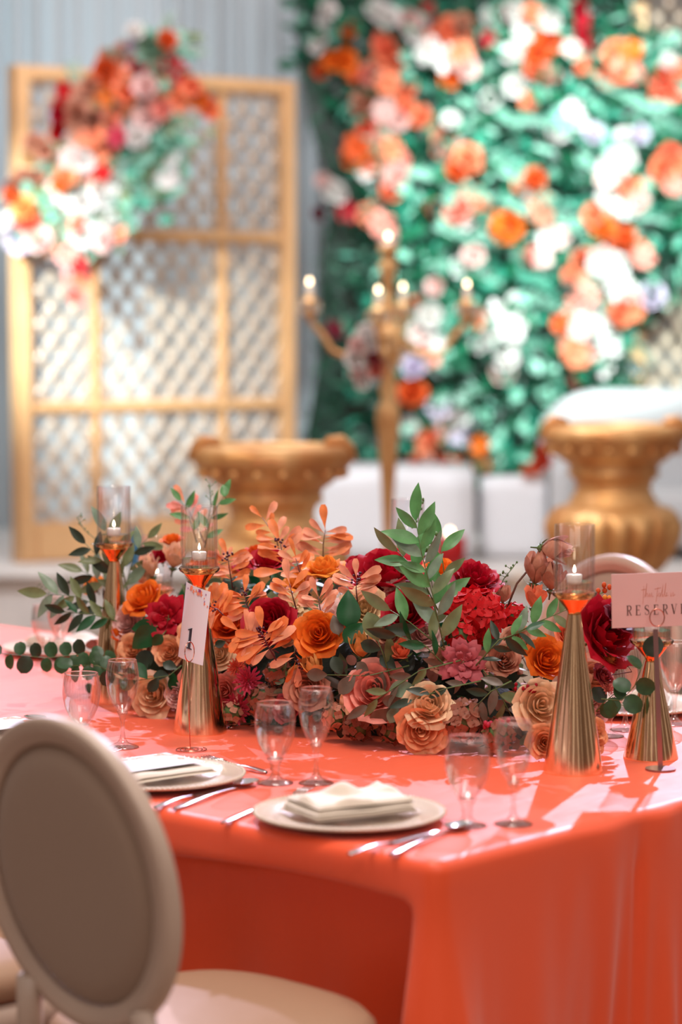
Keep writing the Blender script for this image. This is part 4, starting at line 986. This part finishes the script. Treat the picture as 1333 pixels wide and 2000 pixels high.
# ------------------------------------------------------------------ flower wall
def flist(root, items, Y0, Ys=.12, kinds=('rose', 'peony', 'open'), detail=False, mul=1.0):
    for (x, y, w, c_) in items:
        Y = Y0+R.uniform(-Ys, Ys); p = at_y(x, y, Y)-root.location
        k = R.choice(kinds); n = Vector((R.uniform(-.35, .35), -1, R.uniform(-.1, .5)))
        add_flower(root, None, k, c_, p, n, w/2*mul*Y/F, detail)
WALLF = [(635, 40, 44, 'white'), (628, 72, 40, 'white'), (640, 20, 40, 'white'), (618, 92, 30, 'white'), (681, 57, 40, 'orange'), (673, 119, 48, 'orange'), (628, 139, 40, 'sorange'), (690, 145, 36, 'sorange'), (650, 118, 40, 'orange'),
 (757, 99, 60, 'coral'), (734, 139, 60, 'coral'), (770, 120, 50, 'coral'), (757, 162, 56, 'coral'), (722, 148, 44, 'pink'), (745, 80, 40, 'scoral'), (757, 35, 50, 'white'), (735, 20, 44, 'white'), (815, 58, 54, 'white'), (800, 40, 44, 'blush'),
 (838, 17, 30, 'crimson'), (838, 45, 26, 'crimson'), (876, 58, 56, 'coral'), (850, 80, 56, 'coral'), (896, 75, 50, 'coral'), (838, 99, 54, 'white'), (902, 104, 50, 'coral'), (873, 116, 54, 'white'), (879, 154, 46, 'orange'), (913, 133, 46, 'blush'), (905, 45, 44, 'dusty'),
 (954, 75, 36, 'crimson'), (960, 35, 44, 'white'), (1024, 64, 54, 'white'), (977, 30, 34, 'crimson'), (1000, 20, 44, 'white'), (1070, 84, 54, 'sorange'), (1050, 104, 48, 'sorange'), (1041, 139, 46, 'coral'), (1070, 145, 42, 'pink'), (1003, 104, 50, 'white'),
 (1006, 168, 50, 'white'), (960, 194, 44, 'white'), (1035, 200, 40, 'coral'), (1040, 25, 50, 'coral'), (1075, 40, 44, 'white'), (1135, 15, 34, 'crimson'), (1140, 40, 30, 'crimson'), (1138, 65, 28, 'crimson'), (1142, 90, 28, 'crimson'), (1145, 112, 24, 'crimson'),
 (1204, 104, 54, 'coral'), (1233, 99, 46, 'orange'), (1227, 142, 54, 'pink'), (1183, 151, 50, 'coral'), (1116, 93, 36, 'blush'), (1135, 130, 36, 'coral'), (1210, 140, 50, 'coral'), (1296, 157, 56, 'scoral'), (1314, 180, 50, 'scoral'), (1290, 186, 44, 'coral'), (1308, 122, 40, 'white'), (1326, 140, 40, 'coral'),
 (792, 174, 56, 'coral'), (711, 203, 60, 'dusty'), (751, 215, 56, 'blush'), (792, 215, 50, 'coral'), (821, 229, 50, 'coral'), (734, 255, 50, 'pink'), (716, 249, 40, 'scoral'), (745, 245, 44, 'blush'), (780, 235, 44, 'blush'),
 (699, 285, 56, 'sorange'), (690, 312, 50, 'orange'), (722, 325, 40, 'orange'), (763, 290, 52, 'coral'), (716, 336, 36, 'white'), (775, 320, 54, 'pink'), (775, 345, 50, 'blush'), (763, 371, 54, 'coral'), (742, 300, 40, 'peach'),
 (867, 272, 54, 'dusty'), (860, 295, 40, 'dusty'), (914, 307, 54, 'coral'), (896, 333, 50, 'sorange'), (925, 320, 40, 'coral'), (850, 406, 46, 'orange'), (896, 412, 58, 'pink'), (908, 429, 50, 'white'), (931, 400, 54, 'coral'), (925, 378, 44, 'sorange'),
 (1024, 360, 50, 'coral'), (1053, 394, 56, 'sorange'), (1045, 350, 46, 'sorange'), (1060, 420, 50, 'dusty'), (992, 444, 64, 'orange'), (975, 435, 40, 'orange'), (1198, 325, 66, 'white'), (1221, 313, 54, 'white'), (1185, 345, 46, 'blush'), (1227, 360, 54, 'coral'), (1296, 330, 60, 'coral'), (1314, 360, 50, 'pink'), (1308, 302, 44, 'scoral'), (1280, 350, 50, 'coral'), (1325, 320, 44, 'coral'),
 (1192, 383, 50, 'white'), (1221, 406, 54, 'white'), (1250, 395, 40, 'blush'), (1175, 441, 52, 'orange'), (1160, 420, 44, 'coral'), (1190, 430, 50, 'white'), (1221, 464, 44, 'sorange'), (1227, 481, 40, 'scoral'), (1256, 504, 50, 'pink'), (1240, 480, 40, 'coral'),
 (1041, 504, 46, 'pink'), (1070, 470, 50, 'white'), (1093, 464, 46, 'blush'), (1060, 505, 40, 'blush'), (1140, 510, 60, 'coral'), (1175, 510, 54, 'white'), (1198, 522, 56, 'white'), (1215, 562, 60, 'white'), (1163, 545, 50, 'white'), (1227, 586, 54, 'coral'), (1273, 580, 56, 'lilac'), (1185, 480, 44, 'coral'), (1120, 540, 44, 'coral'), (1150, 570, 50, 'pink'),
 (746, 441, 60, 'pink'), (722, 418, 46, 'coral'), (760, 460, 44, 'blush'), (676, 412, 44, 'crimson'), (624, 417, 30, 'wine'), (647, 371, 50, 'white'), (630, 354, 36, 'blush'), (665, 380, 40, 'white'),
 (988, 600, 66, 'white'), (970, 625, 60, 'white'), (942, 665, 56, 'white'), (984, 671, 60, 'white'), (1000, 640, 60, 'white'), (981, 730, 56, 'blush'), (990, 705, 50, 'white'), (929, 623, 44, 'coral'), (960, 645, 60, 'white'),
 (1153, 620, 66, 'white'), (1176, 649, 66, 'white'), (1176, 714, 50, 'white'), (1192, 671, 60, 'white'), (1124, 688, 60, 'coral'), (1140, 700, 50, 'pink'), (1110, 680, 40, 'pink'), (1095, 632, 40, 'sorange'), (1209, 616, 50, 'coral'), (1135, 640, 54, 'blush'), (1124, 746, 28, 'pink'), (1240, 610, 40, 'coral'), (1130, 600, 50, 'pink'),
 (811, 597, 40, 'coral'), (838, 621, 60, 'white'), (820, 650, 50, 'blush'), (838, 698, 50, 'pink'), (808, 718, 54, 'lilac'), (855, 671, 36, 'white'), (805, 768, 60, 'sorange'), (785, 775, 44, 'dusty'), (855, 798, 50, 'lilac'), (845, 849, 60, 'coral'), (835, 870, 50, 'coral'), (895, 815, 54, 'white'), (895, 845, 50, 'lilac'), (938, 869, 40, 'orange'), (942, 905, 34, 'orange'), (798, 832, 44, 'white'), (870, 830, 44, 'blush'),
 (654, 644, 40, 'wine'), (850, 560, 40, 'blush'), (900, 520, 44, 'white'), (925, 500, 44, 'blush'), (880, 235, 36, 'white'), (1090, 260, 44, 'white'), (1130, 235, 40, 'white'), (1160, 262, 40, 'lilac'), (1225, 275, 50, 'white'), (1250, 262, 40, 'lilac'), (1120, 215, 40, 'white')]
wl = thing('flower_wall', 'tall backdrop wall of green foliage covered with coral, orange and white blossoms', 'flower wall', (at_y(960, 900, 15).x, 15.0, .30))
def xleft(y):
    ks = [(-60, 568), (0, 570), (120, 578), (240, 598), (330, 628), (420, 640), (500, 622), (700, 618), (850, 592), (960, 585)]
    for (a, xa), (b_, xb) in zip(ks, ks[1:]):
        if a <= y <= b_: return xa+(xb-xa)*(y-a)/(b_-a)
    return 590
def xright(y):
    ks = [(-60, 1235), (60, 1250), (110, 1400), (500, 1400), (590, 1290), (680, 1235), (760, 1250), (960, 1260)]
    for (a, xa), (b_, xb) in zip(ks, ks[1:]):
        if a <= y <= b_: return xa+(xb-xa)*(y-a)/(b_-a)
    return 1250
# backing board following the outline
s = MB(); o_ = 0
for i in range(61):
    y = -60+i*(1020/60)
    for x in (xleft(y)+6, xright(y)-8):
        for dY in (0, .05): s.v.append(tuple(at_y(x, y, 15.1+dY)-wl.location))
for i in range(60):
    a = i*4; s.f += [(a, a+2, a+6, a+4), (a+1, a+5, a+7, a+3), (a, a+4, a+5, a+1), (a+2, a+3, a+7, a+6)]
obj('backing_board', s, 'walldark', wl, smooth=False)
q = random.Random(21); groups = {}
def wleaf(px, py, L_, key, Y, d=None):
    g = groups.setdefault(key, MB()); p = at_y(px, py, Y)-wl.location
    d = d or Vector((q.uniform(-1, 1), q.uniform(-.9, 0), q.uniform(-1, .7)))
    m_ = leaf_mtx(p, d, Vector((q.uniform(-.6, .6), -1, q.uniform(-.3, 1))), L_)
    base = LB[key[0]]; off = len(g.v)
    g.v += [tuple(m_ @ Vector(v)) for v in base.v]; g.f += [tuple(i_+off for i_ in f_) for f_ in base.f]
LB = {k: leaf_mesh(k) for k in ('lance', 'frond', 'spoon', 'round')}
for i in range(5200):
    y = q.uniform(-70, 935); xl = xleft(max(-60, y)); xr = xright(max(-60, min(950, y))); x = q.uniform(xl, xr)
    edge = (x-xl) < 75 and y > 150  # shade on the wall's left side is put into darker leaf colours
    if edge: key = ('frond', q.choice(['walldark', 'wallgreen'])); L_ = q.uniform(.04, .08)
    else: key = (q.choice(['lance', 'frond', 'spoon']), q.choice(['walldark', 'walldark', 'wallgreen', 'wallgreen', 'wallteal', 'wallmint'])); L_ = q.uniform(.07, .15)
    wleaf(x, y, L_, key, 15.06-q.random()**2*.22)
for i in range(46):      # long arching fronds, stage light painted in as pale leaf colours
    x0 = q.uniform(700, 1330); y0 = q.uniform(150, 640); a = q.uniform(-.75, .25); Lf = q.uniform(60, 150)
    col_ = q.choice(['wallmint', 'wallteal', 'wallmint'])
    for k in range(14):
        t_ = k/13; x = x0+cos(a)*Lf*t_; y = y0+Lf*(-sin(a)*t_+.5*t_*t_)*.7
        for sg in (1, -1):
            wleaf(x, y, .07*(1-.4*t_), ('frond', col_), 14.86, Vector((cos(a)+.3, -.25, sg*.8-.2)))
for (k_, c_), g in groups.items(): obj('foliage', g, c_, wl, kind='stuff')
flist(wl, WALLF, 14.86, .05, mul=1.12)

# loose blooms on the curtain edge, low arrangement by the sofa belong to the wall (parts above)
# ------------------------------------------------------------------ flower swag on the left screen
sw = thing('flower_swag', 'diagonal swag of coral, red and white blossoms on the left lattice screen', 'flowers', (at_y(200, 500, 13.3).x, 13.3, 2.0))
SWF = [(262, 62, 40, 'white'), (258, 92, 34, 'lilac'), (292, 92, 46, 'sage'), (326, 80, 40, 'sorange'), (330, 130, 46, 'crimson'), (352, 145, 40, 'crimson'), (215, 118, 54, 'dusty'), (240, 105, 44, 'dusty'), (205, 140, 50, 'sorange'), (230, 150, 54, 'coral'),
 (212, 178, 54, 'orange'), (285, 170, 50, 'blush'), (270, 135, 44, 'hotpink'), (250, 180, 54, 'coral'), (225, 205, 54, 'coral'), (255, 210, 44, 'peach'), (310, 200, 44, 'coral'), (290, 225, 60, 'blush'), (270, 250, 54, 'white'), (318, 215, 40, 'pink'), (360, 180, 44, 'sorange'), (385, 190, 46, 'orange'), (410, 210, 44, 'sorange'), (350, 200, 40, 'coral'), (375, 170, 40, 'coral'),
 (125, 175, 34, 'red'), (128, 190, 34, 'red'), (118, 208, 32, 'red'), (115, 225, 34, 'crimson'), (120, 245, 38, 'red'), (112, 262, 30, 'red'), (160, 190, 54, 'dusty'), (175, 170, 44, 'dusty'), (150, 225, 54, 'dusty'), (178, 235, 44, 'brown'), (195, 250, 60, 'coral'), (215, 240, 44, 'pink'), (178, 265, 54, 'coral'), (155, 265, 40, 'dusty'), (230, 268, 40, 'hotpink'),
 (72, 285, 50, 'dusty'), (58, 310, 50, 'beige'), (88, 295, 40, 'dusty'), (50, 350, 50, 'dusty'), (68, 345, 44, 'dusty'), (30, 370, 50, 'brown'), (20, 385, 34, 'sorange'), (48, 405, 50, 'tulip'), (52, 430, 46, 'scoral'), (145, 310, 54, 'blush'), (165, 315, 40, 'white'), (128, 345, 46, 'peach'), (118, 360, 40, 'orange'), (150, 345, 40, 'hotpink'), (203, 338, 34, 'red'), (225, 290, 44, 'coral'), (190, 300, 44, 'coral'), (190, 350, 40, 'coral'),
 (290, 298, 44, 'white'), (330, 310, 44, 'white'), (328, 352, 44, 'white'), (268, 270, 44, 'white'), (130, 380, 50, 'white'), (200, 380, 60, 'white'), (165, 395, 50, 'white'), (230, 365, 54, 'white'), (110, 370, 40, 'blush'),
 (6, 430, 34, 'white'), (40, 465, 60, 'lilac'), (75, 470, 54, 'blush'), (15, 460, 40, 'white'), (95, 480, 40, 'peach'), (160, 430, 54, 'white'), (165, 460, 50, 'white'), (205, 470, 50, 'blush'), (230, 460, 40, 'coral'), (210, 430, 50, 'white'),
 (120, 425, 40, 'crimson'), (115, 450, 44, 'pink'), (145, 470, 34, 'red'), (150, 440, 34, 'scoral'), (130, 500, 40, 'pink'), (155, 515, 34, 'red'), (145, 535, 40, 'pink'), (160, 555, 36, 'coral'), (150, 580, 34, 'pink'), (135, 520, 34, 'blush'), (165, 540, 30, 'hotpink')]
flist(sw, SWF, 13.22, .05, mul=1.15)
groups = {}
spine = [(330, 90), (285, 170), (225, 250), (150, 330), (60, 430), (150, 440), (240, 400), (290, 300), (330, 250)]
for i in range(900):
    k = q.randrange(len(spine)-1); t_ = q.random(); x = spine[k][0]*(1-t_)+spine[k+1][0]*t_+q.gauss(0, 28); y = spine[k][1]*(1-t_)+spine[k+1][1]*t_+q.gauss(0, 26)
    key = (q.choice(['lance', 'spoon', 'frond']), q.choice(['wallteal', 'wallmint', 'wallmint', 'sage', 'olive'])); g = groups.setdefault(key, MB()); p = at_y(x, y, 13.30-q.random()*.05)-sw.location
    m_ = leaf_mtx(p, Vector((q.uniform(-1, 1), q.uniform(-.6, 0), q.uniform(-1, .8))), Vector((q.uniform(-.6, .6), -1, q.uniform(0, 1))), q.uniform(.06, .13)); off = len(g.v); base = LB[key[0]]
    g.v += [tuple(m_ @ Vector(v)) for v in base.v]; g.f += [tuple(i_+off for i_ in f_) for f_ in base.f]
for (x0, y0, x1, y1) in ((300, 110, 330, 38), (330, 120, 385, 85), (340, 110, 390, 105), (150, 170, 140, 130)):
    for k in range(16):
        t_ = k/15; key = ('frond', 'sage'); g = groups.setdefault(key, MB()); base = LB['frond']; off = len(g.v)
        m_ = leaf_mtx(at_y(x0+(x1-x0)*t_, y0+(y1-y0)*t_, 13.25)-sw.location, Vector(((x1-x0)+(40 if k % 2 else -40), 0, -(y1-y0))), Vector((0, -1, .2)), .06)
        g.v += [tuple(m_ @ Vector(v)) for v in base.v]; g.f += [tuple(i_+off for i_ in f_) for f_ in base.f]
for (k_, c_), g in groups.items(): obj('foliage', g, c_, sw, kind='stuff')

# ------------------------------------------------------------------ urns
def urn(lb, px, py, Y, rim_px, zbot_py):
    top = at_y(px, py, Y); r = rim_px/2*Y/F; k = r/.32; zt_ = top.z
    t = thing('gold_urn', lb, 'urn', (top.x, Y, 0), 0, 'antique gold urns on pedestals')
    zt_ -= 0
    H = k
    def Z(z): return zt_+z*H
    s_ = MB(); s_.lathe([(.24*k, Z(-.05)), (.262*k, Z(-.012)), (.275*k, Z(.0)), (.30*k, Z(-.004)), (.318*k, Z(-.03)), (.32*k, Z(-.06)), (.305*k, Z(-.085)), (.275*k, Z(-.10)), (.265*k, Z(-.12)), (.235*k, Z(-.155)), (.205*k, Z(-.175))], n=72, cap=False,
                     mod=lambda a, rr, z: 1+(.018*cos(18*a) if z < Z(-.055) else 0)); obj('rim', s_, 'antique', t)
    for i in range(18):
        a = i*2*pi/18; s_ = MB(); s_.ball((.285*k*cos(a), .285*k*sin(a), Z(-.110)), .022*k, 8, 6, (1, 1, 1.1)); obj('egg_moulding', s_, 'antique', t)
    s_ = MB(); s_.lathe([(.205*k, Z(-.175)), (.195*k, Z(-.20)), (.205*k, Z(-.215)), (.20*k, Z(-.23)), (.175*k, Z(-.245)), (.165*k, Z(-.29)), (.18*k, Z(-.32)), (.195*k, Z(-.33)), (.19*k, Z(-.345)), (.205*k, Z(-.355))], n=56, cap=False); obj('neck', s_, 'antique', t)
    s_ = MB(); s_.lathe([(.205*k, Z(-.355)), (.262*k, Z(-.375)), (.292*k, Z(-.41)), (.30*k, Z(-.45)), (.292*k, Z(-.50)), (.265*k, Z(-.57)), (.215*k, Z(-.64)), (.15*k, Z(-.695)), (.09*k, Z(-.725))], n=144, cap=False,
                     mod=lambda a, rr, z: 1+(.15*(abs(sin(9*a))**.7-.75) if z < Z(-.42) else 0)); obj('fluted_body', s_, 'antique', t)
    s_ = MB(); s_.lathe([(.001, Z(-.03)), (.23*k, Z(-.05)), (.25*k, Z(-.05))], n=40, cap=False); obj('inner_bowl', s_, 'antique', t)
    zb = Z(-.725)
    s_ = MB(); s_.lathe([(.09*k, zb), (.075*k, zb-.03), (.10*k, zb-.05), (.15*k, zb-.09), (.17*k, zb-.11), (.17*k, zb-.14)], n=48); obj('foot', s_, 'antique', t)
    s_ = MB(); s_.rbox((-.2*k, -.2*k, 0), (.2*k, .2*k, zb-.14), .01); s_ = MB(); s_.box((-.2*k, -.2*k, 0), (.2*k, .2*k, zb-.14)); s_.box((-.23*k, -.23*k, 0), (.23*k, .23*k, .08)); obj('pedestal', s_, 'white', t, smooth=False)
    for sg in (1, -1):   # scrolled shells on the rim
        s_ = MB(); s_.tube([(sg*.20*k, -.05, Z(-.03)), (sg*.23*k, -.06, Z(.015)), (sg*.275*k, -.06, Z(.02)), (sg*.31*k, -.05, Z(-.01)), (sg*.33*k, -.04, Z(-.06))], [.012*k, .022*k, .024*k, .020*k, .012*k], 10); obj('scroll_handle', s_, 'antique', t)
    return t
urn('antique gold urn on a pedestal left of the tall candelabra', 533, 868, 9.3, 312, 0)
urn('antique gold fluted urn on a pedestal in front of the white sofa', 1200, 828, 10.6, 282, 0)

# ------------------------------------------------------------------ candelabra
Yc = 11.0; base = at_y(758, 900, Yc)
t = thing('candelabra', 'tall gold five armed candelabra with lit candles before the flower wall', 'candelabra', (base.x, Yc, 0))
def cz(py): return at_y(758, py, Yc).z
def cx_(px): return at_y(px, 800, Yc).x-base.x
prof = [(.17, 0), (.17, .03), (.10, .06), (.05, .12), (.02, .2), (.018, cz(1080)), (.026, cz(1060)), (.02, cz(1050)), (.03, cz(960)), (.045, cz(860)), (.055, cz(820)), (.05, cz(795)), (.028, cz(780)), (.042, cz(760)), (.03, cz(740)), (.04, cz(720)), (.06, cz(690)), (.075, cz(665)), (.06, cz(640)), (.03, cz(625)), (.045, cz(605)), (.022, cz(590)), (.02, cz(560)), (.035, cz(530)), (.045, cz(515)), (.02, cz(505)), (.04, cz(492)), (.05, cz(480)), (.02, cz(478))]
s = MB(); s.lathe(prof, n=28, mod=lambda a, r, z: 1+.05*cos(9*a)); obj('stem', s, 'antique', t)
def holder(x, y, ztop, parent_name='arm'):
    s_ = MB(); s_.lathe([(.012, ztop-.15), (.03, ztop-.135), (.045, ztop-.125), (.018, ztop-.115), (.022, ztop-.09), (.048, ztop-.075), (.05, ztop-.07), (.025, ztop-.065), (.026, ztop-.05)], (x, y, 0), 18); return s_
tips = [(605, 550, -.0), (912, 555, .0), (737, 566, -.3), (790, 560, .28)]
for (px, py, dy) in tips:
    x = cx_(px); zf = at_y(px, py, Yc+dy).z
    s_ = holder(x, dy, zf-.02); zc0 = cz(660); L_ = abs(x)+abs(dy)
    pts = []
    for i in range(15):
        u = i/14; xx = x*u; yy = dy*u
        z = zc0+.03*sin(u*pi*1.2)-.11*sin(pi*min(1, u*1.05))**1.3*(1 if u > .3 else u/.3)
        if u > .72: z = z*(1-(u-.72)/.28)+(zf-.18)*((u-.72)/.28)
        pts.append((xx, yy, z))
    pts[-1] = (x, dy, zf-.165)
    s_.tube(pts, .014, 8); a_ = obj('arm', s_, 'antique', t)
    s2 = MB(); s2.lathe([(.017, zf-.075), (.017, zf-.02), (.0001, zf-.018)], (x, dy, 0), 14); obj('candle', s2, 'wax', a_)
    s3 = MB(); s3.lathe([(.0001, zf-.012), (.008, zf-.005), (.009, zf+.003), (.005, zf+.010), (.0001, zf+.018)], (x, dy, 0), 12, cap=False); obj('flame', s3, 'bulb', a_)
    for k in range(6):
        a = k*pi/3; s4 = MB(); s4.ball((x+.046*cos(a), dy+.046*sin(a), zf-.115), .011, 6, 5, (1, 1, 2)); obj('crystal_drop', s4, 'crystal', a_)
zf = cz(462); s2 = MB(); s2.lathe([(.017, zf-.06), (.017, zf-.02), (.0001, zf-.018)], n=14); c_ = obj('candle', s2, 'wax', t)
s3 = MB(); s3.lathe([(.0001, zf-.012), (.008, zf-.005), (.009, zf+.003), (.005, zf+.010), (.0001, zf+.018)], n=12, cap=False); obj('flame', s3, 'bulb', c_)
for k in range(10):
    a = k*.628; s4 = MB(); s4.ball((.075*cos(a), .075*sin(a), cz(690)-.03*(k % 3)), .012, 6, 5, (1, 1, 2)); obj('crystal_drop', s4, 'crystal', t)
for (x, y, w, c_) in [(717, 650, 44, 'white'), (694, 700, 44, 'white'), (702, 725, 40, 'blush'), (711, 745, 36, 'white'), (730, 700, 40, 'mauve'), (735, 725, 36, 'pink'), (700, 675, 40, 'blush'), (725, 670, 36, 'white'), (760, 670, 36, 'beige')]:
    add_flower(t, None, R.choice(['rose', 'peony']), c_, at_y(x, y, Yc-.08)-t.location, Vector((R.uniform(-.5, .3), -1, .2)), w/2*Yc/F*1.1, False)

# ------------------------------------------------------------------ seating on the stage
def wx(px, Y): return at_y(px, 900, Y).x
s = MB(); Yb = 13.5; zt_ = at_y(700, 913, Yb).z
s.rbox((wx(596, Yb), Yb, .30), (wx(932, Yb), Yb+.7, zt_), .03, 4)
tag(obj('white_bench', s, 'bench'), 'white upholstered box bench behind the candelabra', 'bench')
s = MB(); Yb2 = 13.62; s.rbox((wx(940, Yb2), Yb2, .30), (wx(1072, Yb2), Yb2+.22, at_y(1000, 930, Yb2).z), .03, 4)
tag(obj('white_side_table', s, 'bench'), 'low white block table right of the white bench', 'table')
t = thing('white_sofa', 'white sofa with a high rounded back at the right of the stage', 'sofa', (wx(1270, 13.9), 13.9, .30))
xa, xb = wx(1062, 13.9)-t.location.x, wx(1470, 13.9)-t.location.x
s = MB(); s.grid(lambda a, b: (lambda th, sx: (sx, .32+.10*sin(b*2*pi)*.9, max(.1, (.95-.30*abs(sx/(xb-xa)*2*.92)**5))*(.5-.5*cos(b*2*pi))))(0, xa+(xb-xa)*a), 30, 24)
obj('backrest', s, 'sofa', t)
s = MB(); s.rbox((xa+.05, -.35, .05), (xb-.05, .3, .40), .06, 4); obj('seat', s, 'sofa', t)
for x in (xa, xb-.16): s = MB(); s.rbox((x, -.36, .05), (x+.16, .32, .58), .06, 4); obj('arm', s, 'sofa', t)
for x in (xa+.1, xb-.1):
    for y in (-.28, .25): s = MB(); s.lathe([(.02, 0), (.03, .07)], (x, y, 0), 10); obj('leg', s, 'antique', t)
t = thing('flower_cluster', 'small cluster of coral blooms on the white bench', 'flowers', (wx(840, 13.7), 13.7, zt_))
for (x, y, w, c_) in [(811, 908, 34, 'sorange'), (868, 908, 34, 'sorange'), (838, 906, 26, 'blush'), (895, 910, 26, 'coral')]:
    p = at_y(x, y, 13.7)-t.location; p.z = .03; add_flower(t, None, 'rose', c_, p, Vector((0, -.5, 1)), w/2*13.7/F, False)
t = thing('coral_bouquet', 'coral flower bunch leaning at the left end of the white sofa', 'flowers', (wx(1048, 13.55), 13.52, at_y(1000, 930, Yb2).z))
for (x, y, w, c_) in [(1060, 900, 44, 'scoral'), (1048, 915, 40, 'coral'), (1062, 880, 34, 'scoral'), (1030, 920, 30, 'coral'), (1070, 870, 30, 'coral')]:
    add_flower(t, None, 'rose', c_, at_y(x, y, 13.62)-t.location, Vector((0, -1, .3)), w/2*13.6/F, False)
def votive(name, lb, px, py, Y, m_, r_, h_):
    p = at_y(px, py, Y); t = thing(name, lb, 'candle holder', (p.x, Y, .30)); zf = p.z-.30
    s = MB(); s.lathe([(.0001, 0), (r_, 0), (r_, h_), (r_*.92, h_), (r_*.92, .02), (.0001, .02)], n=28, cap=False); obj('glass_cup', s, m_, t)
    s = MB(); s.lathe([(.0001, .02), (r_*.6, .02), (r_*.6, zf-.02), (.0001, zf-.02)], n=20, cap=False); c_ = obj('candle', s, 'wax', t)
    s = MB(); s.lathe([(.0001, zf-.02), (.012, zf-.008), (.015, zf+.003), (.008, zf+.018), (.0001, zf+.03)], n=12, cap=False); obj('flame', s, 'bulb', c_)
votive('pillar_candle', 'lit candle in a red glass holder on the stage floor', 880, 1042, 13.1, 'red_glass', .085, .175)
votive('pillar_candle', 'lit candle low on the stage edge behind the small green twig', 1012, 1132, 12.83, 'wax', .05, .03)
s = MB(); s.lathe([(.0001, 0), (.035, 0), (.042, .05), (.040, .17), (.022, .21), (.018, .24), (.022, .245)], (0, 0, 0), 24); o = obj('blue_vase', s, 'blue'); o.location = (wx(262, 13.1), 13.1, .30)
tag(o, 'small dark blue vase on the stage right of the far left candle', 'vase')
